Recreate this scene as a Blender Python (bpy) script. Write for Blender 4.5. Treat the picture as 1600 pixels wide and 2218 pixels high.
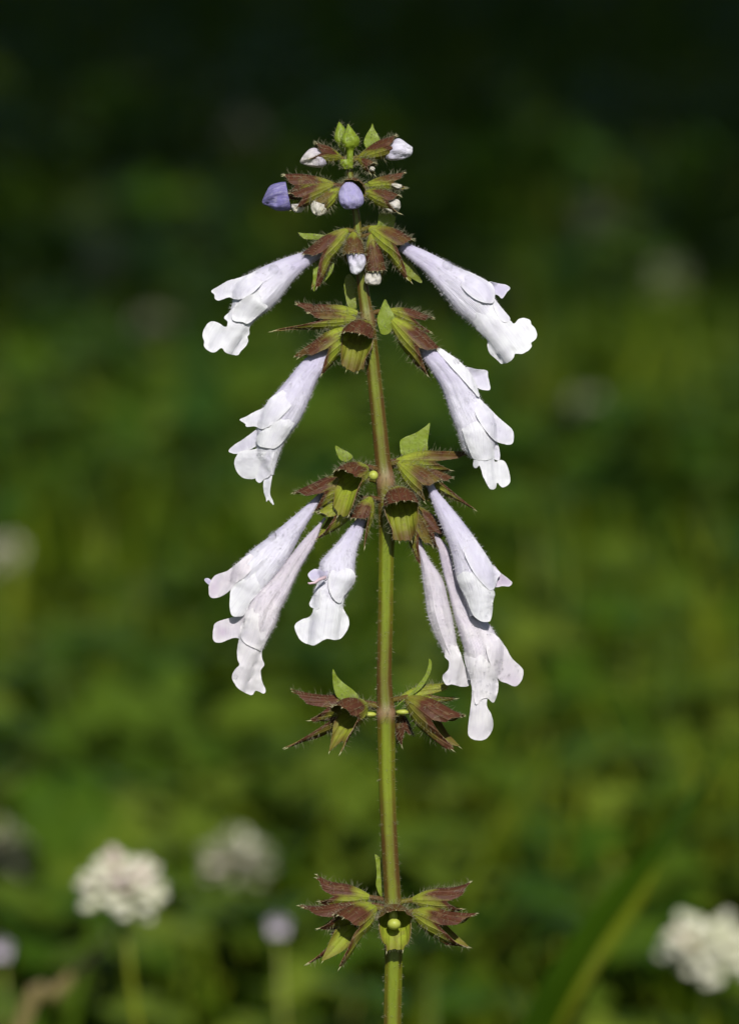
import bpy, math, random
import numpy as np
from mathutils import Vector, Matrix, noise
from mathutils.geometry import delaunay_2d_cdt

random.seed(7); rng = np.random.default_rng(7)
scene = bpy.context.scene
for o in list(bpy.data.objects): bpy.data.objects.remove(o)
COL = scene.collection

# ------------------------------------------------------------------ camera
PXW, PXH = 1600, 2218
S = 0.00006                      # metres per photo pixel at the plant
D = 0.80                         # camera to plant
PITCH = math.radians(8.0)
CAM = Vector((0, 0, 0.36))
FWD = Vector((0, math.cos(PITCH), -math.sin(PITCH)))
RIGHT = Vector((1, 0, 0)); UP = RIGHT.cross(FWD)
cd = bpy.data.cameras.new('camera'); cam = bpy.data.objects.new('camera', cd); COL.objects.link(cam)
cam.location = CAM; cam.rotation_euler = (math.pi/2 - PITCH, 0, 0)
cd.sensor_fit = 'VERTICAL'; cd.sensor_height = 36; cd.sensor_width = 36
cd.lens = 36*D/(PXH*S); cd.clip_start = 0.02; cd.clip_end = 500
cd.dof.use_dof = True; cd.dof.focus_distance = D - 0.001
cd.dof.aperture_fstop = cd.lens/8.8
scene.camera = cam
scene.render.resolution_x = 738; scene.render.resolution_y = 1024

# ------------------------------------------------------------------ light
SUN_EL, SUN_AZ = math.radians(43), math.radians(8)      # azimuth: towards +X from behind the camera
to_sun = Vector((math.sin(SUN_AZ)*math.cos(SUN_EL), -math.cos(SUN_AZ)*math.cos(SUN_EL), math.sin(SUN_EL)))
w = bpy.data.worlds.new('World'); scene.world = w; w.use_nodes = True
nt = w.node_tree; nt.nodes.clear()
sky = nt.nodes.new('ShaderNodeTexSky'); sky.sky_type = 'NISHITA'; sky.sun_disc = False
sky.sun_elevation = SUN_EL; sky.sun_rotation = math.pi - SUN_AZ
bgn = nt.nodes.new('ShaderNodeBackground'); bgn.inputs['Strength'].default_value = 0.07
wo = nt.nodes.new('ShaderNodeOutputWorld')
nt.links.new(sky.outputs[0], bgn.inputs[0]); nt.links.new(bgn.outputs[0], wo.inputs[0])
sd = bpy.data.lights.new('sun', 'SUN'); sd.energy = 5.0; sd.angle = math.radians(0.53); sd.color = (1, 0.965, 0.91)
sun = bpy.data.objects.new('sun', sd); COL.objects.link(sun)
sun.rotation_euler = to_sun.to_track_quat('Z', 'Y').to_euler(); sun.location = (0.5, -1.5, 3)
scene.view_settings.view_transform = 'Standard'; scene.view_settings.look = 'None'
scene.view_settings.exposure = 0.25; scene.view_settings.gamma = 1.0
scene.view_settings.use_curve_mapping = False
scene.cycles.max_bounces = 8; scene.cycles.transparent_max_bounces = 8

# ------------------------------------------------------------------ helpers
def P(x, y, wv=0.0):
    """photo pixel (x, y) at wv pixels in front of the plant's plane -> world point"""
    d = D - wv*S
    return CAM + (FWD + RIGHT*((x-PXW/2)*S/D) + UP*((PXH/2-y)*S/D))*d
def ray_dir(x, y): return FWD + RIGHT*((x-PXW/2)*S/D) + UP*((PXH/2-y)*S/D)
def at_height(x, y, h):
    r = ray_dir(x, y); return CAM + r*((h-CAM.z)/r.z)
def smooth(a, b, x):
    t = min(1, max(0, (x-a)/(b-a))); return t*t*(3-2*t)
def tag(o, label, cat, group=None, kind=None):
    o['label'] = label
    if cat: o['category'] = cat
    if group: o['group'] = group
    if kind: o['kind'] = kind
    return o
def set_parent(o, p):
    if p is None: return
    root = p
    o.parent = p
    o.matrix_parent_inverse = Matrix.Translation(-root.location) if root.parent is None else Matrix.Identity(4)
    if root.parent is not None:
        top = root.parent
        o.matrix_parent_inverse = (Matrix.Translation(top.location) @ root.matrix_parent_inverse @ root.matrix_basis).inverted() if False else Matrix.Identity(4)
def link(name, me, mats, parent=None, smooth_shade=True):
    for m in (mats if isinstance(mats, (list, tuple)) else [mats]): me.materials.append(m)
    if smooth_shade: me.polygons.foreach_set('use_smooth', [True]*len(me.polygons))
    o = bpy.data.objects.new(name, me); COL.objects.link(o); set_parent(o, parent)
    return o
def mesh(name, verts, faces, attrs=None):
    me = bpy.data.meshes.new(name); me.from_pydata([tuple(v) for v in verts], [], faces)
    for k, v in (attrs or {}).items():
        a = me.attributes.new(k, 'FLOAT', 'POINT'); a.data.foreach_set('value', np.asarray(v, dtype=np.float32))
    me.update(); return me
def np_mesh(name, V, F, nper, attrs=None):
    """V (n,3), F flat loop indices, nper verts per face"""
    me = bpy.data.meshes.new(name); nf = len(F)//nper
    me.vertices.add(len(V)); me.vertices.foreach_set('co', np.asarray(V, np.float32).ravel())
    me.loops.add(len(F)); me.loops.foreach_set('vertex_index', np.asarray(F, np.int32))
    me.polygons.add(nf); me.polygons.foreach_set('loop_start', np.arange(0, len(F), nper, dtype=np.int32))
    for k, v in (attrs or {}).items():
        a = me.attributes.new(k, 'FLOAT', 'POINT'); a.data.foreach_set('value', np.asarray(v, np.float32))
    me.update(calc_edges=True); me.validate(); return me
def solid(o, th, inner=None, rim=None, offset=-1):
    m = o.modifiers.new('thickness', 'SOLIDIFY'); m.thickness = th; m.offset = offset
    if inner is not None: m.material_offset = inner
    if rim is not None: m.material_offset_rim = rim
    m.use_quality_normals = False
    e_ = o.modifiers.new('crisp_edge', 'EDGE_SPLIT'); e_.split_angle = math.radians(55)
    return m

# ------------------------------------------------------------------ materials
class NB:
    def __init__(self, name):
        self.m = bpy.data.materials.new(name); self.m.use_nodes = True
        self.t = self.m.node_tree; self.t.nodes.clear()
        self.out = self.t.nodes.new('ShaderNodeOutputMaterial')
    def n(self, typ, **kw):
        nd = self.t.nodes.new('ShaderNode'+typ)
        for k, v in kw.items(): setattr(nd, k, v)
        return nd
    def l(self, a, b): self.t.links.new(a, b)
    def attr(self, name): return self.n('Attribute', attribute_name=name).outputs['Fac']
    def pos(self): return self.n('NewGeometry').outputs['Position']
    def noise(self, scale, detail=3, vec=None, rough=0.55):
        nd = self.n('TexNoise'); nd.inputs['Scale'].default_value = scale; nd.inputs['Detail'].default_value = detail
        nd.inputs['Roughness'].default_value = rough
        self.l(vec if vec is not None else self.pos(), nd.inputs['Vector']); return nd.outputs['Fac']
    def ramp(self, fac, stops):
        r = self.n('ValToRGB'); e = r.color_ramp.elements
        while len(e) < len(stops): e.new(0.5)
        for el, (p, c) in zip(e, stops):
            el.position = p; el.color = (*c, 1) if len(c) == 3 else c
        self.l(fac, r.inputs[0]); return r.outputs[0]
    def mix(self, fac, a, b):
        x = self.n('Mix', data_type='RGBA')
        for s, v in ((x.inputs[0], fac), (x.inputs[6], a), (x.inputs[7], b)):
            if isinstance(v, (int, float)): s.default_value = v
            elif isinstance(v, tuple): s.default_value = (*v, 1)
            else: self.l(v, s)
        return x.outputs[2]
    def math(self, op, a, b=None, clamp=False):
        x = self.n('Math', operation=op, use_clamp=clamp)
        for s, v in zip(x.inputs, (a, b)):
            if v is None: continue
            if isinstance(v, (int, float)): s.default_value = v
            else: self.l(v, s)
        return x.outputs[0]
    def leaf(self, color, trans=0.25, rough=0.5, spec=0.4, bump=None, bstr=0.3, bdist=0.0002, tcol=None, sheen=0):
        p = self.n('BsdfPrincipled')
        p.inputs['Roughness'].default_value = rough; p.inputs['Specular IOR Level'].default_value = spec
        p.inputs['Sheen Weight'].default_value = sheen
        if isinstance(color, tuple): p.inputs['Base Color'].default_value = (*color, 1)
        else: self.l(color, p.inputs['Base Color'])
        sh = p.outputs[0]; nb = None
        if bump is not None:
            nb = self.n('Bump'); nb.inputs['Strength'].default_value = bstr; nb.inputs['Distance'].default_value = bdist
            self.l(bump, nb.inputs['Height']); self.l(nb.outputs[0], p.inputs['Normal'])
        if trans > 0:
            tr = self.n('BsdfTranslucent'); c = tcol if tcol is not None else color
            if isinstance(c, tuple): tr.inputs[0].default_value = (*c, 1)
            else: self.l(c, tr.inputs[0])
            if nb: self.l(nb.outputs[0], tr.inputs['Normal'])
            mx = self.n('MixShader'); mx.inputs[0].default_value = trans
            self.l(sh, mx.inputs[1]); self.l(tr.outputs[0], mx.inputs[2]); sh = mx.outputs[0]
        self.l(sh, self.out.inputs[0]); return self.m

def mat_petal(name, white, lav, spots=0.35):
    b = NB(name)
    t = b.attr('lav')
    n1 = b.noise(700, 3)
    f = b.math('ADD', t, b.math('MULTIPLY', b.math('SUBTRACT', n1, 0.5), 0.35), clamp=True)
    c = b.mix(f, white, lav)
    # long pale veins that run along the petal
    v = b.attr('vein')
    wv = b.n('TexWave', wave_type='BANDS', bands_direction='X'); wv.inputs['Scale'].default_value = 3.2
    wv.inputs['Distortion'].default_value = 1.2; wv.inputs['Detail'].default_value = 2
    cx = b.n('CombineXYZ'); b.l(v, cx.inputs[0]); b.l(b.attr('along'), cx.inputs[1])
    b.l(cx.outputs[0], wv.inputs['Vector'])
    vf = b.ramp(wv.outputs['Fac'], [(0.0, (0, 0, 0)), (0.60, (0, 0, 0)), (0.95, (1, 1, 1))])
    c = b.mix(b.math('MULTIPLY', b.math('MULTIPLY', vf, b.ramp(b.noise(350, 3), [(0.35, (0, 0, 0)), (0.65, (1, 1, 1))])), 0.62), c, (0.44, 0.39, 0.56))
    sp = b.ramp(b.noise(1500, 2), [(0.0, (0, 0, 0)), (0.70, (0, 0, 0)), (0.78, (1, 1, 1))])
    c = b.mix(b.math('MULTIPLY', sp, spots), c, (0.36, 0.30, 0.44))
    cz = b.n('CombineXYZ'); b.l(b.math('MULTIPLY', v, 2.6), cz.inputs[0]); b.l(b.math('MULTIPLY', b.attr('along'), 1.1), cz.inputs[1])
    rim_glow = b.math('MULTIPLY', b.math('POWER', b.attr('brown'), 3.0), 0.55)
    crk = b.noise(2.4, 5, cz.outputs[0], 0.65)
    bh = b.math('ADD', b.math('ADD', b.math('MULTIPLY', b.noise(900, 4, rough=0.6), 0.35), b.math('MULTIPLY', wv.outputs['Fac'], 0.3)), b.math('MULTIPLY', crk, 1.3))
    c = b.mix(b.ramp(crk, [(0.30, (0.48, 0.48, 0.48)), (0.52, (0, 0, 0))]), c, (0.52, 0.51, 0.58))
    c = b.mix(rim_glow, c, tuple(min(0.82, q*1.09) for q in white))  # paler edges: light through the thin rim put into the colour
    return b.leaf(c, trans=0.26, rough=0.42, spec=0.35, bump=bh, bstr=0.5, bdist=0.0003)

M = {}
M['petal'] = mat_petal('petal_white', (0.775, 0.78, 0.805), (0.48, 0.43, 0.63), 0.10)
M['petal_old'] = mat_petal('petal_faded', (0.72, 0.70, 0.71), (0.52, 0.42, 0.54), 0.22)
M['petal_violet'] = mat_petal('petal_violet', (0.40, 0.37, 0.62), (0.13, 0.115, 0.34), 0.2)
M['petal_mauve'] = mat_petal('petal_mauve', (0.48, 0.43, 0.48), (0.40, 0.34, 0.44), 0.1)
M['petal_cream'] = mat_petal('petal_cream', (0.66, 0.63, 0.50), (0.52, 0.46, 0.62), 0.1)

def mat_calyx(name, inner=False, shift=0.0):
    b = NB(name)
    br = b.attr('brown'); th = b.attr('rib')
    n1 = b.noise(900, 4)
    if inner:
        green = b.mix(n1, (0.26, 0.33, 0.02), (0.36, 0.42, 0.035))
        brown = b.mix(n1, (0.09, 0.06, 0.015), (0.16, 0.075, 0.03))
        k = 0.55
    else:
        green = b.mix(n1, (0.17, 0.22, 0.015), (0.32, 0.36, 0.04))
        brown = b.mix(n1, (0.040, 0.013, 0.006), (0.105, 0.037, 0.018))
        k = 1.0
    f = b.math('ADD', b.math('MULTIPLY', br, k), b.math('MULTIPLY', b.math('SUBTRACT', b.noise(500, 3), 0.5), 0.7))
    oi = b.n('ObjectInfo').outputs['Random']
    f = b.math('ADD', f, b.math('MULTIPLY', b.math('SUBTRACT', oi, 0.30), 0.45))
    f = b.math('ADD', f, shift, clamp=True)
    c = b.mix(f, green, brown)
    c = b.mix(b.math('MULTIPLY', b.math('GREATER_THAN', b.noise(700, 3), 0.60), 0.30), c, (0.17, 0.11, 0.05))
    rib = b.math('SINE', b.math('MULTIPLY', th, 15.0))
    rf = b.math('POWER', b.math('MAXIMUM', rib, 0.0), 5.0)
    if inner: c = b.mix(b.math('MULTIPLY', rf, 0.25), c, (0.14, 0.17, 0.01))
    else: c = b.mix(b.math('MULTIPLY', rf, 0.10), c, (0.24, 0.19, 0.06))
    bh = b.math('ADD', b.noise(2500, 3), b.math('MULTIPLY', rf, 0.8))
    return b.leaf(c, trans=0.45 if inner else 0.25, rough=0.55, spec=0.18, bump=bh, bstr=0.5, bdist=0.00015)
M['calyx'] = mat_calyx('calyx_outer'); M['calyx_in'] = mat_calyx('calyx_inner', True)
M['calyx_dark'] = mat_calyx('calyx_outer_dark', False, 0.25)
b = NB('calyx_rim'); M['calyx_rim'] = b.leaf(b.mix(b.noise(1200), (0.10, 0.05, 0.02), (0.24, 0.16, 0.06)), trans=0.2)
b = NB('bract_green')
n1 = b.noise(600, 4); M['bract'] = b.leaf(b.mix(b.math('ADD', b.math('MULTIPLY', b.attr('brown'), 0.6), b.math('MULTIPLY', b.math('SUBTRACT', n1, 0.5), 0.6), clamp=True),
        (0.20, 0.275, 0.018), (0.14, 0.13, 0.02)), trans=0.35, bump=b.noise(1800, 4), bstr=0.4, bdist=0.0002)
b = NB('stem')
e = b.attr('edge'); nd_ = b.attr('node'); n1 = b.noise(500, 5, rough=0.7)
cx = b.n('Mapping'); b.l(b.pos(), cx.inputs[0]); cx.inputs['Scale'].default_value = (1, 1, 0.08)
n2 = b.noise(1500, 3, cx.outputs[0])
g = b.mix(n2, (0.082, 0.115, 0.002), (0.145, 0.18, 0.005))
f = b.math('ADD', e, b.math('MULTIPLY', b.math('SUBTRACT', n1, 0.5), 0.8), clamp=True)
c = b.mix(f, g, (0.065, 0.034, 0.006))
c = b.mix(b.math('MULTIPLY', nd_, 0.6), c, (0.22, 0.13, 0.08))
fl = b.ramp(b.noise(3800, 2), [(0, (0, 0, 0)), (0.68, (0, 0, 0)), (0.74, (1, 1, 1))])
c = b.mix(b.math('MULTIPLY', fl, 0.2), c, (0.34, 0.32, 0.10))
M['stem'] = b.leaf(c, trans=0.0, rough=0.42, spec=0.3, bump=b.math('ADD', n2, fl), bstr=0.5, bdist=0.00012)
b = NB('hair'); M['hair'] = b.leaf((0.34, 0.32, 0.20), trans=0.4, rough=0.4)
b = NB('hair_white'); M['hair_w'] = b.leaf((0.74, 0.72, 0.74), trans=0.4, rough=0.4)
b = NB('awn'); M['awn'] = b.leaf((0.50, 0.48, 0.26), trans=0.3, rough=0.4)
b = NB('style_pink'); M['pink'] = b.leaf((0.58, 0.44, 0.48), trans=0.3, rough=0.4)
b = NB('nutlet'); M['nutlet'] = b.leaf(b.mix(b.noise(1500), (0.26, 0.31, 0.03), (0.40, 0.42, 0.08)), trans=0.1, rough=0.5)
b = NB('water')
tr = b.n('BsdfTransparent'); gl = b.n('BsdfGlossy'); gl.inputs['Roughness'].default_value = 0.03
rf_ = b.n('BsdfRefraction'); rf_.inputs['IOR'].default_value = 1.2; rf_.inputs['Roughness'].default_value = 0.02
m0 = b.n('MixShader'); m0.inputs[0].default_value = 0.28; b.l(tr.outputs[0], m0.inputs[1]); b.l(rf_.outputs[0], m0.inputs[2])
mx = b.n('MixShader'); mx.inputs[0].default_value = 0.07; b.l(m0.outputs[0], mx.inputs[1]); b.l(gl.outputs[0], mx.inputs[2])
b.l(mx.outputs[0], b.out.inputs[0]); M['water'] = b.m

# ------------------------------------------------------------------ setting: ground, grass, clover
def mat_ground():
    b = NB('soil')
    c = b.ramp(b.noise(22, 6), [(0.3, (0.022, 0.028, 0.003)), (0.55, (0.036, 0.052, 0.003)), (0.75, (0.052, 0.070, 0.004))])
    p = b.n('BsdfPrincipled'); p.inputs['Roughness'].default_value = 0.95; p.inputs['Specular IOR Level'].default_value = 0.1
    b.l(c, p.inputs['Base Color'])
    bp = b.n('Bump'); bp.inputs['Strength'].default_value = 0.8; bp.inputs['Distance'].default_value = 0.02
    b.l(b.noise(60, 6), bp.inputs['Height']); b.l(bp.outputs[0], p.inputs['Normal'])
    b.l(p.outputs[0], b.out.inputs[0]); return b.m
nx = 60
gx = np.concatenate([np.linspace(-80, -3, 12), np.linspace(-2.8, 2.8, 57), np.linspace(3, 80, 12)])
gy = np.concatenate([np.linspace(-60, -1, 8), np.linspace(-0.8, 9, 90), np.linspace(9.5, 160, 14)])
V = []; 
for yy in gy:
    for xx in gx:
        near = 1 if abs(xx) < 2.8 and -0.8 < yy < 9 else 0
        z = 0.010*noise.noise(Vector((xx*2.3, yy*2.3, 0)))*near
        V.append((xx, yy, z-0.006))
F = [(j*len(gx)+i, j*len(gx)+i+1, (j+1)*len(gx)+i+1, (j+1)*len(gx)+i) for j in range(len(gy)-1) for i in range(len(gx)-1)]
gnd = link('ground', mesh('ground', V, F), mat_ground()); tag(gnd, 'dark mossy soil of the lawn under the grass', 'ground', kind='structure')
del gnd['category']

def mat_grass(name, c0, c1, c2):
    b = NB(name)
    c = b.ramp(b.attr('tint'), [(0.0, c0), (0.5, c1), (1.0, c2)])
    return b.leaf(c, trans=0.30, rough=0.5, spec=0.10)
M['grass'] = mat_grass('grass', (0.016, 0.042, 0.001), (0.034, 0.072, 0.001), (0.125, 0.155, 0.008))
M['cleaf'] = mat_grass('clover_leaf', (0.018, 0.048, 0.007), (0.034, 0.074, 0.004), (0.105, 0.145, 0.014))

def lawn_points(n, y0, y1, hw0, hw1):
    y = y0 + (y1-y0)*rng.random(n)
    x = (rng.random(n)*2-1)*(hw0+(hw1-hw0)*(y-y0)/(y1-y0))
    return x, y
def patchy(x, y, f=5.0, seed=0):
    return np.array([noise.noise(Vector((a*f, c*f, seed))) for a, c in zip(x, y)])
def grass_mesh(sets):
    Vs, Fs, Ts = [], [], []; base = 0
    for (n, y0, y1, h0, h1, wmul, lmin, lmax) in sets:
        x, y = lawn_points(n, y0, y1, h0, h1)
        pt = patchy(x, y, 4.0, 3.1)
        keep = rng.random(n) < np.clip(0.75+0.9*pt, 0.12, 1)
        x, y, pt = x[keep], y[keep], pt[keep]; n = len(x)
        L = (lmin+(lmax-lmin)*rng.random(n)**1.6)*np.clip(1+0.5*pt, 0.5, 1.5)
        az = rng.random(n)*2*np.pi; lean = 0.15+0.75*rng.random(n)
        wd = (0.0012+0.0014*rng.random(n))*wmul
        dx, dy = np.cos(az), np.sin(az); sx, sy = -dy, dx
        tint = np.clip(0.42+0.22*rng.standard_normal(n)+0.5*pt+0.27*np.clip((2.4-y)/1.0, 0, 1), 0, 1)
        ks = [0, 0.4, 0.75, 1.0]; rows = []
        for k in ks:
            hz = L*(k-0.28*lean*k*k); out = L*lean*k*k*0.8
            ww = wd*(1-k**2.2)+0.0001
            cx_, cy_ = x+dx*out, y+dy*out
            rows.append(np.stack([cx_-sx*ww, cy_-sy*ww, hz], 1)); rows.append(np.stack([cx_+sx*ww, cy_+sy*ww, hz], 1))
        A = np.stack(rows, 1)                      # n,8,3
        Vs.append(A.reshape(-1, 3)); Ts.append(np.repeat(tint, 8))
        idx = base+np.arange(n)[:, None]*8
        q = np.array([[0, 1, 3, 2], [2, 3, 5, 4], [4, 5, 7, 6]]).ravel()
        Fs.append((idx+q[None, :]).ravel()); base += n*8
    return np_mesh('grass', np.concatenate(Vs), np.concatenate(Fs), 4, {'tint': np.concatenate(Ts)})
go = link('grass', grass_mesh([(40000, 0.95, 3.0, 0.55, 0.8, 0.9, 0.025, 0.075),
                               (42000, 2.8, 9.0, 0.9, 2.2, 1.5, 0.025, 0.07),
                               (2500, -0.5, 0.95, 0.6, 0.6, 1.0, 0.03, 0.07), (500, 1.0, 1.6, 0.5, 0.6, 0.9, 0.06, 0.13)]), M['grass'], smooth_shade=False)
tag(go, 'blurred green lawn grass covering the ground behind the flower stalk', 'grass', kind='stuff')

def clover_leaf_mesh(n, sets):
    ang = np.linspace(0, 2*np.pi, 9)[:-1]
    Vs, Fs, Ts = [], [], []; base = 0
    for (n, y0, y1, h0, h1, rm) in sets:
        x, y = lawn_points(n, y0, y1, h0, h1)
        pt = patchy(x, y, 3.2, 8.4); keep = rng.random(n) < np.clip(0.55-1.3*pt, 0.1, 1)
        x, y, pt = x[keep], y[keep], pt[keep]; n = len(x)
        z = 0.028+0.032*rng.random(n)
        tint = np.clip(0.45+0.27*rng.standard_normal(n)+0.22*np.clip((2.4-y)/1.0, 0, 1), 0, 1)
        r = (0.0055+0.005*rng.random(n))*rm; az0 = rng.random(n)*6.28
        tx, ty = rng.standard_normal(n)*0.3, rng.standard_normal(n)*0.3
        for k in range(3):
            a = az0+k*2.094
            ca, sa = np.cos(a), np.sin(a)
            pts = []
            for t in ang:
                u = 1.0+np.cos(t); v = 0.85*np.sin(t)*(1+0.15*np.cos(t))
                lx, ly = r*(ca*u-sa*v), r*(sa*u+ca*v)
                lz = lx*tx+ly*ty+r*0.35*abs(v)
                pts.append(np.stack([x+lx, y+ly, z+lz], 1))
            Vs.append(np.stack(pts, 1).reshape(-1, 3)); Ts.append(np.repeat(tint, 8))
            idx = base+np.arange(n)[:, None]*8
            q = np.array([[0, 1, 7, 7], [1, 2, 6, 7], [2, 3, 5, 6], [3, 4, 5, 5]])
            tri = np.array([[0, 1, 7], [1, 2, 7], [2, 6, 7], [2, 3, 6], [3, 5, 6], [3, 4, 5]]).ravel()
            Fs.append((idx+tri[None, :]).ravel()); base += n*8
    return np_mesh('clover_leaves', np.concatenate(Vs), np.concatenate(Fs), 3, {'tint': np.concatenate(Ts)})
co = link('clover_leaves', clover_leaf_mesh(0, [(12000, 0.95, 3.0, 0.5, 0.8, 0.72), (10000, 2.8, 9.0, 0.9, 2.0, 1.0)]), M['cleaf'], smooth_shade=False)
tag(co, 'blurred low clover leaves mixed through the lawn', 'clover', kind='stuff')

# ------------------------------------------------------------------ white clover flower heads
b = NB('clover_floret'); f = b.attr('tip')
M['floret'] = b.leaf(b.ramp(f, [(0.0, (0.16, 0.22, 0.03)), (0.45, (0.38, 0.42, 0.16)), (1.0, (0.66, 0.64, 0.52))]), trans=0.25, rough=0.5)
M['floret_pink'] = None
b = NB('clover_floret_pinkish'); f = b.attr('tip')
M['floret_pink'] = b.leaf(b.ramp(f, [(0.0, (0.16, 0.20, 0.03)), (0.45, (0.44, 0.38, 0.22)), (1.0, (0.62, 0.50, 0.48))]), trans=0.25, rough=0.5)
b = NB('clover_floret_dim'); f = b.attr('tip'); M['floret_dim'] = b.leaf(b.ramp(f, [(0.0, (0.06, 0.08, 0.015)), (0.4, (0.12, 0.14, 0.05)), (1.0, (0.27, 0.27, 0.18))]), trans=0.25, rough=0.6)  # darker floret copy; shade on far and low heads put into colour
b = NB('clover_floret_spent'); M['floret_brown'] = b.leaf((0.22, 0.14, 0.07), trans=0.2, rough=0.6)
b = NB('clover_stalk'); M['cstalk'] = b.leaf(b.mix(b.noise(60), (0.12, 0.15, 0.006), (0.17, 0.19, 0.008)), trans=0.15, rough=0.45)
def floret_mesh():
    V, F, T = [], [], []; n = 6
    prof = [(0, 0.10), (0.25, 0.13), (0.6, 0.20), (0.85, 0.24), (1.0, 0.10)]
    for s, r in prof:
        for k in range(n):
            a = 2*math.pi*k/n
            V.append((r*math.cos(a)*1.25, r*math.sin(a)*0.8+0.10*s*s, s)); T.append(s)
    for i in range(len(prof)-1):
        for k in range(n): F.append((i*n+k, i*n+(k+1) % n, (i+1)*n+(k+1) % n, (i+1)*n+k))
    F.append(tuple(range((len(prof)-1)*n, len(prof)*n)))
    return V, F, T
def tube_mesh(pts, radii, n=8):
    V, F = [], []
    pts = [Vector(p) for p in pts]
    for i, p in enumerate(pts):
        t = (pts[min(i+1, len(pts)-1)]-pts[max(i-1, 0)]).normalized()
        a = t.cross(Vector((0.3, 1, 0.2))).normalized(); c = t.cross(a)
        for k in range(n):
            q = 2*math.pi*k/n; V.append(p+(a*math.cos(q)+c*math.sin(q))*radii[i])
    for i in range(len(pts)-1):
        for k in range(n): F.append((i*n+k, i*n+(k+1) % n, (i+1)*n+(k+1) % n, (i+1)*n+k))
    F.append(tuple(range((len(pts)-1)*n, len(pts)*n))); F.append(tuple(reversed(range(n))))
    return V, F
fv, ff, ft = floret_mesh()
FLORET = {}
for key in ('floret', 'floret_pink', 'floret_brown', 'floret_dim'):
    me = mesh('floret', fv, ff, {'tip': ft}); me.materials.append(M[key]); me.polygons.foreach_set('use_smooth', [True]*len(me.polygons)); FLORET[key] = me
def clover(px, py, h, dia, label, lean=(0.0, 0.0), nfl=60, pink=0.15, brown=0.03, group=None, seed=0, droop=0.0, detail=True, dimmed=0.0):
    r_ = random.Random(seed)
    c = at_height(px, py, h)
    base = Vector((c.x+lean[0], c.y+lean[1], -0.004))
    root = bpy.data.objects.new('clover_flower', None); COL.objects.link(root); root.location = base
    root.empty_display_size = 0.01
    tag(root, label, 'clover flower', group)
    low = c - Vector((0, 0, dia*0.30))
    pts = []
    for i in range(9):
        t = i/8; p = base.lerp(low, t); bow = math.sin(math.pi*t)*0.004
        pts.append(p+Vector((-lean[0]*0.25*math.sin(math.pi*t)+bow*0.3, 0, 0)))
    Vt, Ft = tube_mesh(pts, [0.0008-0.0002*i/8 for i in range(9)])
    st = link('stalk', mesh('stalk', Vt, Ft), M['cstalk'], root)
    # florets radiate from the top of the stalk
    R = dia/2
    if detail:
        for i in range(nfl):
            z = 1-1.55*(i+0.5)/nfl; a = i*2.39996
            q = math.sqrt(max(0, 1-z*z)); d = Vector((q*math.cos(a), q*math.sin(a), z*0.85+0.0))
            d += Vector((r_.gauss(0, .16), r_.gauss(0, .16), r_.gauss(0, .14))); d.normalize()
            key = 'floret_brown' if r_.random() < brown else ('floret_pink' if r_.random() < pink and z > 0 else 'floret')
            if r_.random() < dimmed: key = 'floret_dim'
            o = bpy.data.objects.new('floret', FLORET[key]); COL.objects.link(o)
            L = R*(0.98+r_.gauss(0, 0.10))*(0.92 if z > 0.6 else 1.0)
            o.parent = root
            o.location = (low - base)+Vector((0, 0, dia*0.08))
            o.rotation_mode = 'QUATERNION'; o.rotation_quaternion = d.to_track_quat('Z', 'Y') @ Vector((0, 0, 1)).rotation_difference(Vector((0, 0, 1)))
            o.scale = (L*.66, L*.66, L)
    return root
G = 'white clover heads far back on the lawn'
clover(264, 1890, 0.128, 0.0165, 'white clover flower head with pinkish top on a tall slender green stalk', lean=(0.040, 0.0), nfl=84, pink=0.35, brown=0.06, seed=1)
clover(1535, 2022, 0.098, 0.0200, 'creamy white clover flower head with loose florets beside the broad green grass blade', lean=(-0.003, 0.01), nfl=64, pink=0.05, seed=2)
clover(14, 1822, 0.055, 0.0150, 'small white clover flower head low in the grass, left of the pinkish clover', nfl=40, seed=3, dimmed=.7)
clover(515, 1838, 0.058, 0.0190, 'dull white clover flower head sunk in grass between pinkish clover and flower stalk', nfl=40, seed=4, dimmed=.85)
clover(10, 1185, 0.055, 0.0150, 'single white clover flower head farther back than the other clovers at the grass edge', nfl=36, pink=0.3, seed=5, dimmed=.75)
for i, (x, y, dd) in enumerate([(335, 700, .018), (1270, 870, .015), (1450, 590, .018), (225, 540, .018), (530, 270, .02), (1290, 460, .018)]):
    clover(x, y, 0.055, dd*1.2, 'small white clover flower head blurred far back on the shaded lawn', nfl=26, seed=20+i, group=G, dimmed=1.0)

# a small mauve flower low in the grass
def small_flower(px, py, h, dia, label):
    c = at_height(px, py, h); base = Vector((c.x, c.y+0.004, -0.004))
    root = bpy.data.objects.new('mauve_flower', None); COL.objects.link(root); root.location = base; tag(root, label, 'flower')
    Vt, Ft = tube_mesh([base, base.lerp(c, .5)+Vector((.002, 0, 0)), c], [.0005, .0005, .0004]); link('stalk', mesh('stalk', Vt, Ft), M['cstalk'], root)
    bb = M['petal_violet']
    for k in range(5):
        a = k*2*math.pi/5+.3; V, F = [], []
        ca, sa = math.cos(a), math.sin(a)
        for i in range(6):
            u = i/5; wd = dia*0.24*math.sin(math.pi*min(1, u*0.86+0.1))
            for s in (-1, 0, 1):
                lx, lz = u*dia*0.5, s*wd
                V.append(c+Vector((lx*ca-lz*sa, -0.003*u-0.0006*(1-abs(s)), lx*sa+lz*ca)))
        for i in range(5):
            for s in range(2): F.append((i*3+s, i*3+s+1, i*3+s+4, i*3+s+3))
        me = mesh('petal', V, F, {'lav': [0.35]*len(V), 'vein': [0.0]*len(V), 'along': [0.0]*len(V)})
        o = link('petal', me, M['petal_mauve'], root); solid(o, 0.0003)
small_flower(603, 2000, 0.088, 0.0050, 'tiny mauve flower low in the grass beside the flower stalk')
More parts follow.
